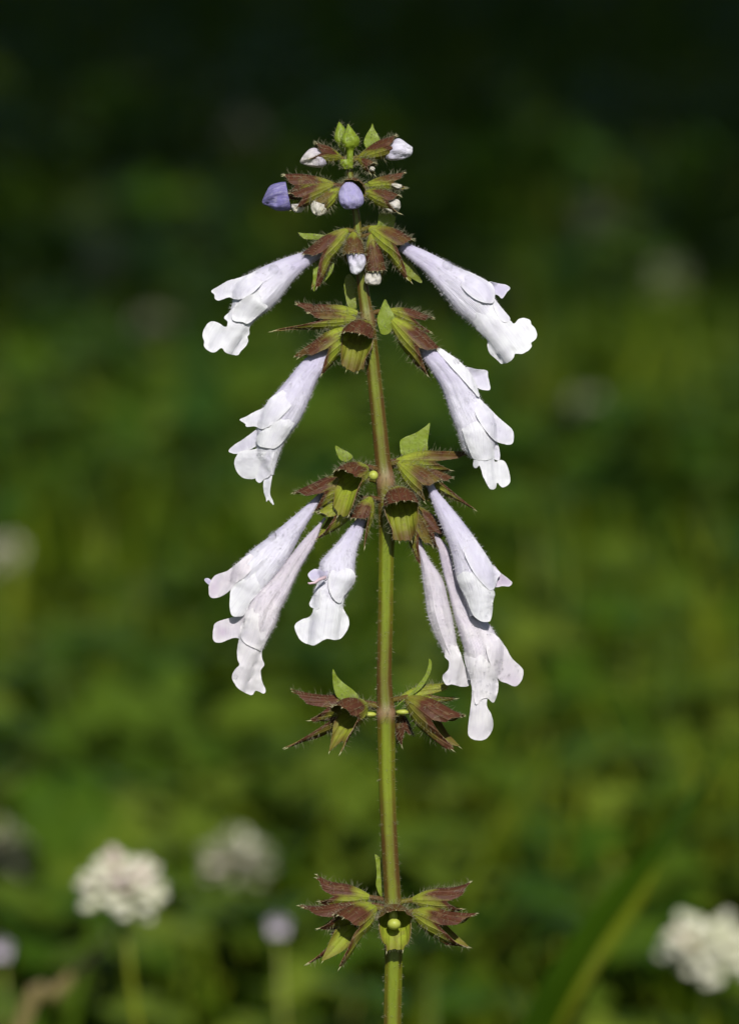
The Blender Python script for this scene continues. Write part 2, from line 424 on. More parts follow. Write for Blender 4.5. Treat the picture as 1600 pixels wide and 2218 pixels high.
small_flower(4, 2050, 0.085, 0.0050, 'tiny mauve flower at the foot of the small white clover')

# single blades and dry stalks that stand out of the lawn
def ribbon(name, pts, width, mat, label, cat, fold=0.35):
    """pts: world points; a V-folded blade with thickness"""
    n = 24; V, F = [], []; pts = [Vector(p) for p in pts]
    def cr(t):
        k = t*(len(pts)-1); i = min(int(k), len(pts)-2); f = k-i
        p0, p1, p2, p3 = pts[max(i-1, 0)], pts[i], pts[i+1], pts[min(i+2, len(pts)-1)]
        return 0.5*((2*p1)+(p2-p0)*f+(2*p0-5*p1+4*p2-p3)*f*f+(3*p1-p0-3*p2+p3)*f**3)
    for i in range(n+1):
        t = i/n; p = cr(t); tg = (cr(min(1, t+.02))-cr(max(0, t-.02))).normalized()
        side = tg.cross(Vector((0.25, 1, 0))).normalized(); nr = side.cross(tg)
        wd = width*(1-t**2.5)*(0.7+0.3*smooth(0, .2, t))+0.00008
        for s in (-1, -.5, 0, .5, 1): V.append(p+side*wd*s+nr*abs(s)*wd*fold)
    for i in range(n):
        for s in range(4): F.append((i*5+s, i*5+s+1, i*5+s+6, i*5+s+5))
    o = link(name, mesh(name, V, F, {'tint': [0.55]*len(V)}), mat); solid(o, 0.00025)
    return tag(o, label, cat)
def dpt(px, py, dist): return CAM+ray_dir(px, py)*dist
b = NB('blade_green'); M['blade'] = b.leaf(b.mix(b.noise(90), (0.018, 0.046, 0.001), (0.032, 0.068, 0.002)), trans=0.35, rough=0.6, spec=0.05)
b = NB('blade_straw'); M['straw'] = b.leaf(b.mix(b.noise(90), (0.13, 0.10, 0.035), (0.19, 0.15, 0.05)), trans=0.2, rough=0.5)
p0 = dpt(1150, 2240, 1.12)
ribbon('grass_blade', [(p0.x-0.045, p0.y-.01, -0.003), (p0.x-0.012, p0.y-.004, p0.z-0.03), p0, dpt(1250, 2060, 1.12), dpt(1370, 1900, 1.13), dpt(1470, 1770, 1.15), dpt(1560, 1620, 1.19)], 0.0030, M['blade'],
       'long broad green grass blade arching diagonally beside the creamy clover', 'grass blade', fold=.9)
b = NB('blade_lit_edge'); M['blade_lit'] = b.leaf(b.mix(b.noise(90), (0.075, 0.10, 0.003), (0.12, 0.145, 0.006)), trans=0.35, rough=0.6, spec=0.08)  # paler extra blade, its colour standing for the sunlit edge of the broad one
p0 = dpt(1205, 2250, 1.16)
ribbon('grass_blade', [(p0.x-0.05, p0.y, -0.003), (p0.x-0.014, p0.y, p0.z-0.03), p0, dpt(1290, 2080, 1.16), dpt(1375, 1950, 1.17), dpt(1420, 1860, 1.18), dpt(1440, 1790, 1.19)], 0.0016, M['blade_lit'],
       'narrow yellow green strip added as the lit edge of the broad diagonal blade', 'grass blade', fold=.5)
p0 = dpt(40, 2250, 1.2)
ribbon('dry_grass_blade', [(p0.x-0.02, p0.y, -0.003), p0, dpt(120, 2150, 1.2), dpt(200, 2070, 1.2), dpt(235, 2020, 1.21)], 0.0013, M['straw'],
       'straw coloured dry grass blade leaning beside the pinkish clover stalk', 'grass blade')

# ------------------------------------------------------------------ trees whose crowns shade the far lawn
b = NB('bark'); M['bark'] = b.leaf(b.mix(b.noise(14, 6), (0.05, 0.035, 0.022), (0.14, 0.10, 0.07)), trans=0, rough=0.9, bump=b.noise(30, 6), bstr=0.8, bdist=0.02)
M['tleaf'] = mat_grass('tree_leaf', (0.03, 0.06, 0.012), (0.05, 0.09, 0.015), (0.08, 0.12, 0.02))
def tree(x, y, h, label, blobs, nleaf, seed):
    r = np.random.default_rng(seed); rr = random.Random(seed)
    root = bpy.data.objects.new('shade_tree', None); COL.objects.link(root); root.location = (x, y, -0.02); tag(root, label, 'tree')
    Vt, Ft = [], []
    def add(pts, rad):
        v, f = tube_mesh(pts, rad, 10); o = len(Vt); Vt.extend(v); Ft.extend([tuple(i+o for i in q) for q in f])
    add([(x, y, -.02), (x+.03, y, h*.3), (x-.04, y+.03, h*.6), (x, y, h)], [.17, .13, .10, .03])
    for (cx_, cy_, cz, rx, ry, rz, *wt) in blobs:
        s = Vector((x, y, h*(.35+.3*rr.random()))); e2 = Vector((cx_, cy_, cz))
        add([s, s.lerp(e2, .5)+Vector((0, 0, .15)), e2], [.07, .05, .015])
    link('trunk', mesh('trunk', Vt, Ft), M['bark'], root)
    Vs = []; tot = 19.0
    for (cx_, cy_, cz, rx, ry, rz, *wt) in blobs:
        n = int(nleaf*rx*ry/tot*(wt[0] if wt else 1)); d = r.standard_normal((n, 3)); d /= np.linalg.norm(d, axis=1)[:, None]
        c = d*(r.random(n)**0.4)[:, None]*np.array([rx, ry, rz])+np.array([cx_, cy_, cz])
        a = r.standard_normal((n, 3)); a /= np.linalg.norm(a, axis=1)[:, None]
        b_ = np.cross(a, r.standard_normal((n, 3))); b_ /= np.linalg.norm(b_, axis=1)[:, None]
        L = (0.06+0.05*r.random(n))[:, None]
        Vs.append(np.stack([c-a*L, c-b_*L*.45, c+a*L, c+b_*L*.45], 1).reshape(-1, 3))
    V = np.concatenate(Vs); me = np_mesh('crown', V, np.arange(len(V)), 4, {'tint': np.repeat(r.random(len(V)//4), 4)})
    cr_ = link('crown', me, M['tleaf'], root, smooth_shade=False); return root
tree(-2.6, 6.6, 4.6, 'leafy shade tree standing left of the view over the far lawn',
     [(-2.4, 6.6, 4.7, 1.7, 1.7, .9), (-1.0, 5.4, 4.3, 1.4, 1.4, .6), (-2.6, 4.8, 4.2, 1.3, 1.2, .6), (-0.8, 7.2, 4.3, 1.5, 1.5, .7), (-0.5, 3.9, 4.0, 1.2, 1.5, .30), (-1.7, 2.4, 3.9, 1.2, 1.6, .22), (-0.2, 2.2, 3.9, 1.2, 1.8, .14), (-.3, 3.0, 4.0, 1.2, 1.6, .14), (-.6, .5, 4.1, 1.3, 1.3, .12, .40), (-.5, -.6, 4.1, 1.2, 1.0, .10, .22)], 36000, 11)
tree(2.7, 7.0, 4.8, 'leafy shade tree standing right of the view over the far lawn',
     [(2.5, 7.0, 4.8, 1.7, 1.7, .9), (1.0, 5.7, 4.3, 1.4, 1.4, .6), (2.6, 5.0, 4.2, 1.3, 1.2, .6), (0.9, 7.6, 4.4, 1.6, 1.6, .7), (0.9, 4.1, 4.0, 1.2, 1.5, .30), (1.8, 2.6, 4.0, 1.2, 1.6, .22), (1.0, 2.0, 4.0, 1.2, 1.8, .14), (.8, 3.1, 4.1, 1.2, 1.6, .14), (1.0, .5, 4.1, 1.3, 1.3, .12, .40), (.9, -.6, 4.1, 1.2, 1.0, .10, .22)], 36000, 12)

# ================================================================== the sage plant
base_pt = P(846, 2218, 0); foot = Vector((base_pt.x-0.004, base_pt.y-0.012, 0.0))
plant = bpy.data.objects.new('sage_plant', None); COL.objects.link(plant); plant.location = foot; plant.empty_display_size = .02
tag(plant, 'tall sage stalk with whorls of white tubular flowers and brown green calyxes', 'flowering plant')

def catmull(pts, n, closed=False):
    pts = [np.array(p, float) for p in pts]; m = len(pts); out = []
    segs = m if closed else m-1
    for i in range(segs):
        if closed: p0, p1, p2, p3 = pts[(i-1) % m], pts[i], pts[(i+1) % m], pts[(i+2) % m]
        else: p0, p1, p2, p3 = pts[max(i-1, 0)], pts[i], pts[i+1], pts[min(i+2, m-1)]
        for k in range(n):
            f = k/n
            out.append(0.5*((2*p1)+(p2-p0)*f+(2*p0-5*p1+4*p2-p3)*f*f+(3*p1-p0-3*p2+p3)*f**3))
    if not closed: out.append(pts[-1])
    return np.array(out)
def Z(ox, oy, k, pts): return [(ox+x/k, oy+y/k) for x, y in pts]

def spikes(name, pts, dirs, lens, rad, parent, mat, bend=0.25):
    Vt, Ft = [], []
    for p, d, L in zip(pts, dirs, lens):
        p = Vector(p); d = Vector(d).normalized()
        a = d.orthogonal().normalized(); c = d.cross(a)
        bd = (a*random.gauss(0, 1)+c*random.gauss(0, 1)+Vector((0, 0, -.5)))*bend*L*0.5
        o = len(Vt); mid = p+d*L*0.5+bd*.25; tip = p+d*L+bd
        st = p-d*L*0.08
        for q in range(3):
            an = q*2.0944; u = a*math.cos(an)+c*math.sin(an); Vt.append(st+u*rad)
        for q in range(3):
            an = q*2.0944; u = a*math.cos(an)+c*math.sin(an); Vt.append(mid+u*rad*.7)
        Vt.append(tip)
        for q in range(3):
            r2 = (q+1) % 3
            Ft.append((o+q, o+r2, o+3+r2)); Ft.append((o+q, o+3+r2, o+3+q)); Ft.append((o+3+q, o+3+r2, o+6))
    o = link(name, mesh(name, Vt, Ft), mat, parent); o['kind'] = 'stuff'
    return o
def sample_surface(me, n, accept=None):
    """random points on a mesh with normals"""
    out = []; polys = me.polygons; ar = np.array([p.area for p in polys]); cdf = np.cumsum(ar/ar.sum())
    vs = me.vertices
    for u in rng.random(n):
        p = polys[int(np.searchsorted(cdf, u))]
        ws = rng.random(len(p.vertices)); ws /= ws.sum()
        q = sum((vs[i].co*float(w_) for i, w_ in zip(p.vertices, ws)), Vector())
        if accept is None or accept(q, p.normal): out.append((q, p.normal.copy()))
    return out

# ---- stem ---------------------------------------------------------------
SP = [(752, 330, 6, -2), (757, 370, 7, -2), (766, 430, 8, -1), (773, 480, 9, 0), (779, 560, 12, 0), (788, 640, 14, 0), (797, 700, 16, 0), (806, 780, 16.5, 0), (818, 890, 17.5, 0), (828, 990, 18.5, 0),
      (835, 1050, 21, 0), (837, 1120, 20, 0), (836, 1220, 18, 0), (834, 1360, 18, 0), (832, 1470, 18, 0), (835, 1535, 20.5, 0), (836, 1580, 21, 0), (838, 1700, 19.5, 0), (844, 1840, 19.5, 0), (850, 1940, 20, 0),
      (852, 2000, 22, 0), (852, 2080, 21, 0), (849, 2230, 21, 0)]
NODES = [(690, 30), (1040, 36), (1545, 26), (1990, 40), (525, 22), (415, 15)]
def build_stem():
    sp = catmull(SP, 6); V, E, Nn = [], [], []; n = 32
    rows = [(P(x, y, wv), r*S, y) for x, y, r, wv in sp]
    last, lr, ly = rows[-1]
    for k in range(1, 9):
        f = k/8; rows.append((last.lerp(foot, f)+Vector((0, math.sin(f*math.pi)*.003, 0)), lr*(1+.25*f), 2230+600*f))
    rows.append((foot-Vector((0, 0, .004)), lr*1.3, 2900))
    for i, (c, r, y) in enumerate(rows):
        t = (rows[min(i+1, len(rows)-1)][0]-rows[max(i-1, 0)][0]).normalized()
        a = RIGHT-t*RIGHT.dot(t); a.normalize(); cc = t.cross(a)
        nd = max(math.exp(-((y-ny)/(ns*.55))**2) for ny, ns in NODES)
        bump = 1+0.10*nd
        for k in range(n):
            q = 2*math.pi*k/n+0.55
            sq = (abs(math.cos(q))**3.2+abs(math.sin(q))**3.2)**(-1/3.2)      # rounded square
            fur = 1-0.11*math.cos(4*q)**8*(1-nd)
            rr = r*bump*0.93*sq*fur*(1+.015*noise.noise(Vector((q, y*.02, 0))))
            V.append(c+(a*math.cos(q)+cc*math.sin(q))*rr)
            cor = abs(math.sin(2*q))**3
            br = 0.10+0.75*cor
            br += 0.12*smooth(1000, 700, y)*smooth(500, 640, y) + 0.35*math.exp(-((y-1000)/120)**2) + 0.35*math.exp(-((y-1500)/90)**2)+.30*math.exp(-((y-1880)/80)**2)
            br -= 0.35*math.exp(-((y-1220)/110)**2)+0.3*math.exp(-((y-1640)/80)**2)+0.3*math.exp(-((y-2110)/70)**2)
            E.append(max(0, min(1, br))); Nn.append(nd*(1 if 1000 < y < 1700 else .4))
    F = [(i*n+k, i*n+(k+1) % n, (i+1)*n+(k+1) % n, (i+1)*n+k) for i in range(len(rows)-1) for k in range(n)]
    me = mesh('stem', V, F, {'edge': E, 'node': Nn}); o = link('stem', me, M['stem'], plant)
    zmin = P(800, 2300, 0).z
    pts = sample_surface(me, 9000, lambda q, nn: q.z > zmin)
    dens = [(q, nn) for q, nn in pts if random.random() < .55]
    spikes('stem_hair', [q for q, _ in dens], [nn+Vector((random.gauss(0, .3), random.gauss(0, .3), random.gauss(-.1, .3))) for _, nn in dens],
           [S*random.uniform(3, 9) for _ in dens], S*.36, o, M['hair'])
    # longer wild hairs at the nodes
    L = []
    for q, nn in pts:
        y = 0
        for ny, ns in NODES:
            if abs(q.z-P(830, ny, 0).z) < ns*S*.9 and random.random() < .55: L.append((q, nn)); break
    spikes('stem_hair', [q for q, _ in L], [nn+Vector((random.gauss(0, .35), random.gauss(0, .35), random.gauss(.1, .4))) for _, nn in L],
           [S*random.uniform(10, 28) for _ in L], S*.4, o, M['hair'])
    return o
stem = build_stem()

# ---- calyx --------------------------------------------------------------
def calyx(B, Mo, R, Lu=40, Ll=60, up=None, flare=0.15, spread=0.9, dark=0.0, brown_up=1.0, curl=0.0, squash=1.0, hair=120, seed=None, split=45, sweep=0.0, gape=0.0, label=None, cup=0.0, hood=0.0):
    """two-lipped calyx: B base (x,y,w), Mo mouth centre; R mouth radius; Lu / Ll how far the upper lip / the two lower teeth reach past the mouth (pixels)"""
    if seed is not None: random.seed(seed)
    BPX = B; B, Mo = P(*B), P(*Mo); ax = Mo-B; Lc = ax.length/S; ax.normalize()
    u = Vector(up) if up is not None else UP.copy()
    u = RIGHT*u[0]+UP*u[1]-FWD*u[2] if up is not None else u
    u = (u-ax*u.dot(ax)).normalized(); sd_ = ax.cross(u)
    nt_, nth = 18, 108
    V, BR, RB = [], [], []
    ph = random.random()*10; tw = random.uniform(-.14, .14)
    for i in range(nt_+1):
        t = i/nt_
        for k in range(nth):
            th = 2*math.pi*k/nth
            deg = math.degrees(th)                                   # 90 = upper lip middle
            d_up = abs(((deg-90+180) % 360)-180)
            ext = 0.0; lipw = 0.0
            if d_up < 96:
                prof = smooth(96, 66, d_up); teeth = 0
                for tc in (0, 28, -28):
                    dd = abs((((deg-90)-tc+180) % 360)-180); teeth = max(teeth, max(0, 1-dd/11))
                ext = Lu*(0.84*prof+0.14*teeth*prof)-0.10*Lu*(d_up/46)**2*prof; lipw = prof
            tooth = 0
            for tc in (270-split, 270+split):
                dd = abs(((deg-tc+180) % 360)-180); xx_ = min(1, dd/50); tooth = max(tooth, .55*(1-xx_**1.6)+.45*(1-xx_)**2.5)
            if tooth*Ll > ext: ext = tooth*Ll
            if cup: ext = max(ext, cup*Ll*smooth(-.1, -.75, math.sin(th)))
            ext *= 1+.07*noise.noise(Vector((math.cos(th)*5, math.sin(th)*5, ph))); total = Lc+ext; s = t*total; x = s/Lc
            if x <= 1: r = R*(0.22+0.78*(1-(1-x)**2.1))
            else: r = R*(1+(x-1)*flare)
            r *= 1+0.014*math.sin(13*th+2*noise.noise(Vector((th, ph, 0))))*min(1, x)+0.05*noise.noise(Vector((math.cos(th)*1.6+ph, math.sin(th)*1.6, x*1.5)))
            over = max(0, s-Lc)/max(1, max(Lu, Ll))
            r *= 1+.35*over*noise.noise(Vector((math.cos(th)*2.4, math.sin(th)*2.4, ph+3)))+.03*over*math.sin(9*th+ph)
            off = u*(-sweep*over*abs(min(0, math.sin(th)))*Ll) + u*(curl*over*over*max(Lu, Ll))
            wv = (sd_*math.cos(th)*r + u*math.sin(th)*r*squash)
            off += sd_*(tw*over*over*max(Lu, Ll))-u*(hood*over*max(0, math.sin(th))*Lu)
            if gape: off += u*(math.sin(th)*over*gape*max(Lu, Ll))
            V.append(B+(ax*s+wv+off)*S)
            mg = t**3                                             # margin
            upw = smooth(-0.1, 0.45, math.sin(th))
            br = brown_up*upw*smooth(0.15, 0.55, t+0.15*noise.noise(Vector((th*2, ph, 1)))) + 0.75*mg*(1-upw) + dark
            if tooth > 0: br += .5*smooth(.72, 1, t)
            BR.append(max(0, min(1, br))); RB.append(th)
    F = [(i*nth+k, i*nth+(k+1) % nth, (i+1)*nth+(k+1) % nth, (i+1)*nth+k) for i in range(nt_) for k in range(nth)]
    me = mesh('calyx', V, F, {'brown': BR, 'rib': RB})
    o = link('calyx', me, [M['calyx'], M['calyx_in'], M['calyx_rim']], plant)
    solid(o, 1.3*S, 1, 2)
    # fix facing so that the shell grows inward
    cen = B+ax*Lc*S*.5
    p = me.polygons[len(me.polygons)//3]
    if (p.center-(B+ax*(p.center-B).dot(ax))).dot(p.normal) < 0: me.flip_normals()
    pts = sample_surface(me, int(hair*1.5))
    spikes('hair', [q for q, _ in pts], [nn+ax*.35+Vector((random.gauss(0, .3), random.gauss(0, .3), random.gauss(0, .3))) for _, nn in pts],
           [S*random.uniform(7, 22) for _ in pts], S*.36, o, M['hair'], bend=.45)
    by = BPX[1]; sx = float(np.interp(by+10, [q[1] for q in SP], [q[0] for q in SP]))
    gap = math.hypot(BPX[0]-sx, BPX[2])
    if gap > 10:
        mid = ((BPX[0]*.5+sx*.5), by+3, BPX[2]*.6)
        pv, pf = tube_mesh([P(sx, by+12, 0), P(*mid), P(*BPX), B+ax*8*S], [S*6.5, S*5.5, S*R*.22, S*R*.30], 12)
        pd = link('pedicel', mesh('pedicel', pv, pf, {'brown': [.75]*len(pv), 'rib': [0.0]*len(pv)}), M['calyx'], o)
        pp = sample_surface(pd.data, 50)
        spikes('hair', [q for q, _ in pp], [nn+Vector((random.gauss(0, .4), random.gauss(0, .4), random.gauss(0, .4))) for _, nn in pp], [S*random.uniform(6, 18) for _ in pp], S*.34, o, M['hair'], bend=.45)
    # bristle tips on the teeth, margin hairs
    tips, td, tl = [], [], []
    last = nt_*nth
    for tc in (90, 118, 62, 270-split, 270+split):
        k = int(round(tc/360*nth)) % nth; q = V[last+k]; q0 = V[last-3*nth+k]
        tips.append(q-(q-q0).normalized()*S*1.5); td.append((q-q0)); tl.append(S*(random.uniform(9, 15) if tc > 180 else random.uniform(4, 10)))
    spikes('awn', tips, td, tl, S*1.1, o, M['awn'], bend=.2)
    mh, md, ml = [], [], []
    for k in range(0, nth, 2):
        q = V[last+k]; q0 = V[last-2*nth+k]
        for _ in range(1):
            mh.append(q); md.append((q-q0).normalized()+(q-(B+ax*(q-B).dot(ax))).normalized()*.8+Vector((random.gauss(0, .3), 0, random.gauss(0, .3)))); ml.append(S*random.uniform(4, 9))
    spikes('margin_hair', mh, md, ml, S*.36, o, M['hair'])
    return o

# ---- lofted bodies and petals ------------------------------------------
def body(name, st, w0, w1, mat, parent, dr=0.8, ridge=0.05, nrid=5, lav=(0.8, 0.0), n=40, th=2.2, amp=1.5, closed=False, hair=0, hmat=None, lavpow=1.0, seed=0):
    """loft through silhouette edge pairs (left, right) in pixels; depth runs w0 -> w1"""
    A = catmull([(*a, *c) for a, c in st], 5); m = len(A)
    V, LV, VE, AL = [], [], [], []
    for i in range(m):
        t = i/(m-1); lx, ly, rx, ry = A[i]
        c = np.array([(lx+rx)/2, (ly+ry)/2]); h = np.array([(rx-lx)/2, (ry-ly)/2]); hl = np.linalg.norm(h); wc = w0+(w1-w0)*t
        for k in range(n):
            q = 2*math.pi*k/n
            rad = 1+(ridge*math.sin(nrid*q+seed*1.7+(6 if closed else 2)*t)+.5*ridge*math.sin(13*q+seed+3*noise.noise(Vector((t*4, q, seed)))))*smooth(0, .3, t)*(abs(math.sin(q)))
            x = c[0]+h[0]*math.cos(q)*1.0; y = c[1]+h[1]*math.cos(q); wv = wc+math.sin(q)*hl*dr*rad
            wv += amp*(noise.noise(Vector((x*.045, y*.045, seed)))+.6*noise.noise(Vector((x*.12, y*.12, seed)))+(.7*noise.noise(Vector((x*.22, y*.22, seed+.5))) if closed else 0))*smooth(0, .3, t)
            V.append(P(x, y, wv)); LV.append(max(0, min(1, lav[0]+(lav[1]-lav[0])*t**lavpow))); VE.append(q*1.3); AL.append(t*2)
    F = [(i*n+k, i*n+(k+1) % n, (i+1)*n+(k+1) % n, (i+1)*n+k) for i in range(m-1) for k in range(n)]
    if closed: F.append(tuple((m-1)*n+k for k in range(n))); F.append(tuple(reversed(range(n))))
    me = mesh(name, V, F, {'lav': LV, 'vein': VE, 'along': AL})
    # outward normals
    i = m//2; cmid = sum((V[i*n+k] for k in range(n)), Vector())/n
    p = me.polygons[i*n]
    if (p.center-cmid).dot(p.normal) < 0: me.flip_normals()
    o = link(name, me, mat, parent)
    if not closed: solid(o, th*S)
    if hair:
        pts = sample_surface(me, hair)
        spikes('hair', [q for q, _ in pts], [nn+Vector((random.gauss(0, .35), random.gauss(0, .35), random.gauss(-.15, .35))) for _, nn in pts],
               [S*random.uniform(3.5, 9) for _ in pts], S*.30, o, hmat or M['hair_w'])
    return o, A

def petal(name, outline, mat, parent, A=None, w0=0, w1=0, dr=0.8, off=4, lav=0.0, wfun=None, edge=0.0, dome=0.0, ruff=1.6, th=1.1, step=5.0, sm=5, seed=0, lavgrad=None, attr2=None, crisp=0.6):
    """a thin petal or leaf: the traced outline gets depth from the tube it grows on (A) or from wfun, plus dome, edge flare and ruffles"""
    ol = catmull(outline, sm, True)
    # even resample
    d = np.linalg.norm(np.diff(np.vstack([ol, ol[:1]]), axis=0), axis=1); cum = np.concatenate([[0], np.cumsum(d)]); tot = cum[-1]
    nb_ = max(24, int(tot/3.2)); ss = np.linspace(0, tot, nb_, endpoint=False); full = np.vstack([ol, ol[:1]])
    bx = np.interp(ss, cum, full[:, 0]); by = np.interp(ss, cum, full[:, 1])
    bpts = [Vector((float(x)+crisp*noise.noise(Vector((x*.2, y*.2, seed+5))), float(y)+crisp*noise.noise(Vector((x*.2, y*.2, seed+9))))) for x, y in zip(bx, by)]
    pts = list(bpts); edges = [(i, (i+1) % nb_) for i in range(nb_)]
    bp = np.array([(v.x, v.y) for v in bpts])
    def inside(x, y):
        c = False; j = len(bp)-1
        for i in range(len(bp)):
            if (bp[i, 1] > y) != (bp[j, 1] > y) and x < (bp[j, 0]-bp[i, 0])*(y-bp[i, 1])/(bp[j, 1]-bp[i, 1])+bp[i, 0]: c = not c
            j = i
        return c
    x0, y0 = bp.min(0); x1, y1 = bp.max(0); yy = y0; row = 0
    while yy < y1:
        xx = x0+(step/2 if row % 2 else 0)
        while xx < x1:
            if inside(xx, yy) and np.min(np.hypot(bp[:, 0]-xx, bp[:, 1]-yy)) > step*.55: pts.append(Vector((xx, yy)))
            xx += step
        yy += step*.87; row += 1
    vs, es, fs, *_ = delaunay_2d_cdt(pts, edges, [], 1, 1e-4)
    V, LV, VE, AL, BR = [], [], [], [], []; ruff *= .7
    if A is not None:
        C = np.stack([(A[:, 0]+A[:, 2])/2, (A[:, 1]+A[:, 3])/2], 1); H = np.stack([(A[:, 2]-A[:, 0])/2, (A[:, 3]-A[:, 1])/2], 1); hl = np.linalg.norm(H, axis=1)
    size = math.sqrt((x1-x0)*(y1-y0))
    if A is not None:
        seg = np.linalg.norm(np.diff(C, axis=0), axis=1); cs = np.concatenate([[0], np.cumsum(seg)])
        def arc(x, y):
            i = int(np.argmin(np.hypot(C[:, 0]-x, C[:, 1]-y))); tg = C[min(i+1, len(C)-1)]-C[max(i-1, 0)]; tg = tg/(np.linalg.norm(tg)+1e-6)
            return cs[i]+float((np.array([x, y])-C[i])@tg)
        AR = [arc(v.x, v.y) for v in vs]; amin, amax = min(AR), max(AR)
    for vi, v in enumerate(vs):
        x, y = v.x, v.y; om = 1.0
        de = float(np.min(np.hypot(bp[:, 0]-x, bp[:, 1]-y))); en = min(1, de/(size*.22)); t = 0; q = 0
        if A is not None:
            i = int(np.argmin(np.hypot(C[:, 0]-x, C[:, 1]-y))); t = i/(len(A)-1)
            tg = C[min(i+1, len(C)-1)]-C[max(i-1, 0)]; tl = np.linalg.norm(tg)+1e-6; tg = tg/tl
            rel = np.array([x, y])-C[i]; ov = float(rel@tg) if i == len(A)-1 else 0.0
            q = float(rel@H[i])/(hl[i]**2+1e-6)
            wv = w0+(w1-w0)*t+(w1-w0)*max(0, ov)/200 + hl[i]*dr*math.sqrt(max(0, 1-q*q)+.02)
            if abs(q) > 1: wv -= (abs(q)-1)*hl[i]*.25
            wv -= max(0, ov)*0.10
            om = smooth(0.0, 0.38, (AR[vi]-amin)/(amax-amin+1e-6))
        else: wv = wfun(x, y)
        fold = math.sin(q*8+t*5+2.5*noise.noise(Vector((x*.02, y*.02, seed+3))))+.6*math.sin(q*19+seed+3*noise.noise(Vector((x*.03, y*.03, seed+4))))
        wv += (off if om >= 1 else off*om-5*(1-om))+om*(.4*dome*(1-(1-en)**2)+(edge+1.0)*(1-en)**3)+om*.55*ruff*fold*(.4 if A is None else 1)*.6
        wv += ruff*(noise.noise(Vector((x*.035, y*.035, seed+1)))+.6*noise.noise(Vector((x*.09, y*.09, seed+2))))*(0.5+1.6*(1-en)*om)
        V.append(P(x, y, wv)); l = lav if lavgrad is None else lavgrad(x, y)
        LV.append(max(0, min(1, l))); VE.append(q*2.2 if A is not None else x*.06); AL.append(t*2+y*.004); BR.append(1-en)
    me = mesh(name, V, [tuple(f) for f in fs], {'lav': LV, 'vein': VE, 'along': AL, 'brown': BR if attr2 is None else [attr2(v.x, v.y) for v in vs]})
    nsum = sum((p.normal*p.area for p in me.polygons), Vector())
    if nsum.dot(FWD) > 0: me.flip_normals()
    o = link(name, me, mat, parent); solid(o, th*S)
    return o

FLOWERS = {}
def flower(key, org, st, w0, w1, lobes, mat='petal', dr=0.8, lav=(0.95, 0.0), hair=1300, seed=1, label=None, lavpow=.85, ridge=.05):
    ox, oy, k = org
    stf = [((ox+a[0]/k, oy+a[1]/k), (ox+c[0]/k, oy+c[1]/k)) for a, c in st]
    o, A = body('corolla', stf, w0, w1, M[mat], plant, dr=dr, lav=lav, hair=hair, seed=seed, lavpow=lavpow, ridge=ridge)
    if label: o['label'] = label
    for i, lb in enumerate(lobes):
        name, pts = lb[0], lb[1]; kw = dict(lb[2]) if len(lb) > 2 else {}
        if kw.get('off', 4) > 3: kw['off'] = 3+(kw.get('off', 4)-3)*.45
        org2 = kw.pop('org', org); mt = kw.pop('mat', mat)
        kw.setdefault('lav', 0.0); kw.setdefault('off', 4)
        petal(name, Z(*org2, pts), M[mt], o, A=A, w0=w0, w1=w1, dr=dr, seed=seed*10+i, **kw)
    FLOWERS[key] = o
    return o

# A: upper left
o1 = (420, 480, 4)
flower('A', o1, [((1130, 240), (1120, 300)), ((1000, 250), (1010, 375)), ((860, 290), (925, 445)), ((740, 332), (845, 535)), ((600, 390), (785, 615)), ((490, 450), (725, 695)),
       ((400, 500), (645, 770)), ((350, 640), (560, 830)), ((315, 780), (495, 895))], 8, 40,
  [('upper_lip', [(560, 420), (490, 450), (380, 490), (300, 510), (240, 545), (150, 600), (178, 630), (182, 668), (220, 683), (300, 655), (345, 670), (400, 674), (470, 645), (530, 600), (600, 520), (600, 450)], dict(off=7, lav=.28, edge=2, dome=2)),
   ('side_lobe', [(540, 600), (400, 690), (345, 780), (330, 830), (350, 862), (420, 868), (465, 885), (540, 830), (640, 740), (650, 650), (600, 600)], dict(off=8, edge=3)),
   ('lower_lip', [(300, 790), (262, 832), (292, 868), (285, 908), (260, 908), (200, 870), (140, 870), (100, 910), (75, 980), (90, 1040), (88, 1080), (130, 1120), (180, 1132), (240, 1093), (270, 1130), (320, 1150), (380, 1157), (410, 1118), (450, 1080), (472, 1030), (463, 995), (482, 975), (480, 930), (500, 885), (560, 780), (500, 680), (400, 680), (350, 740)], dict(off=3, edge=2, ruff=2.6))], seed=1)
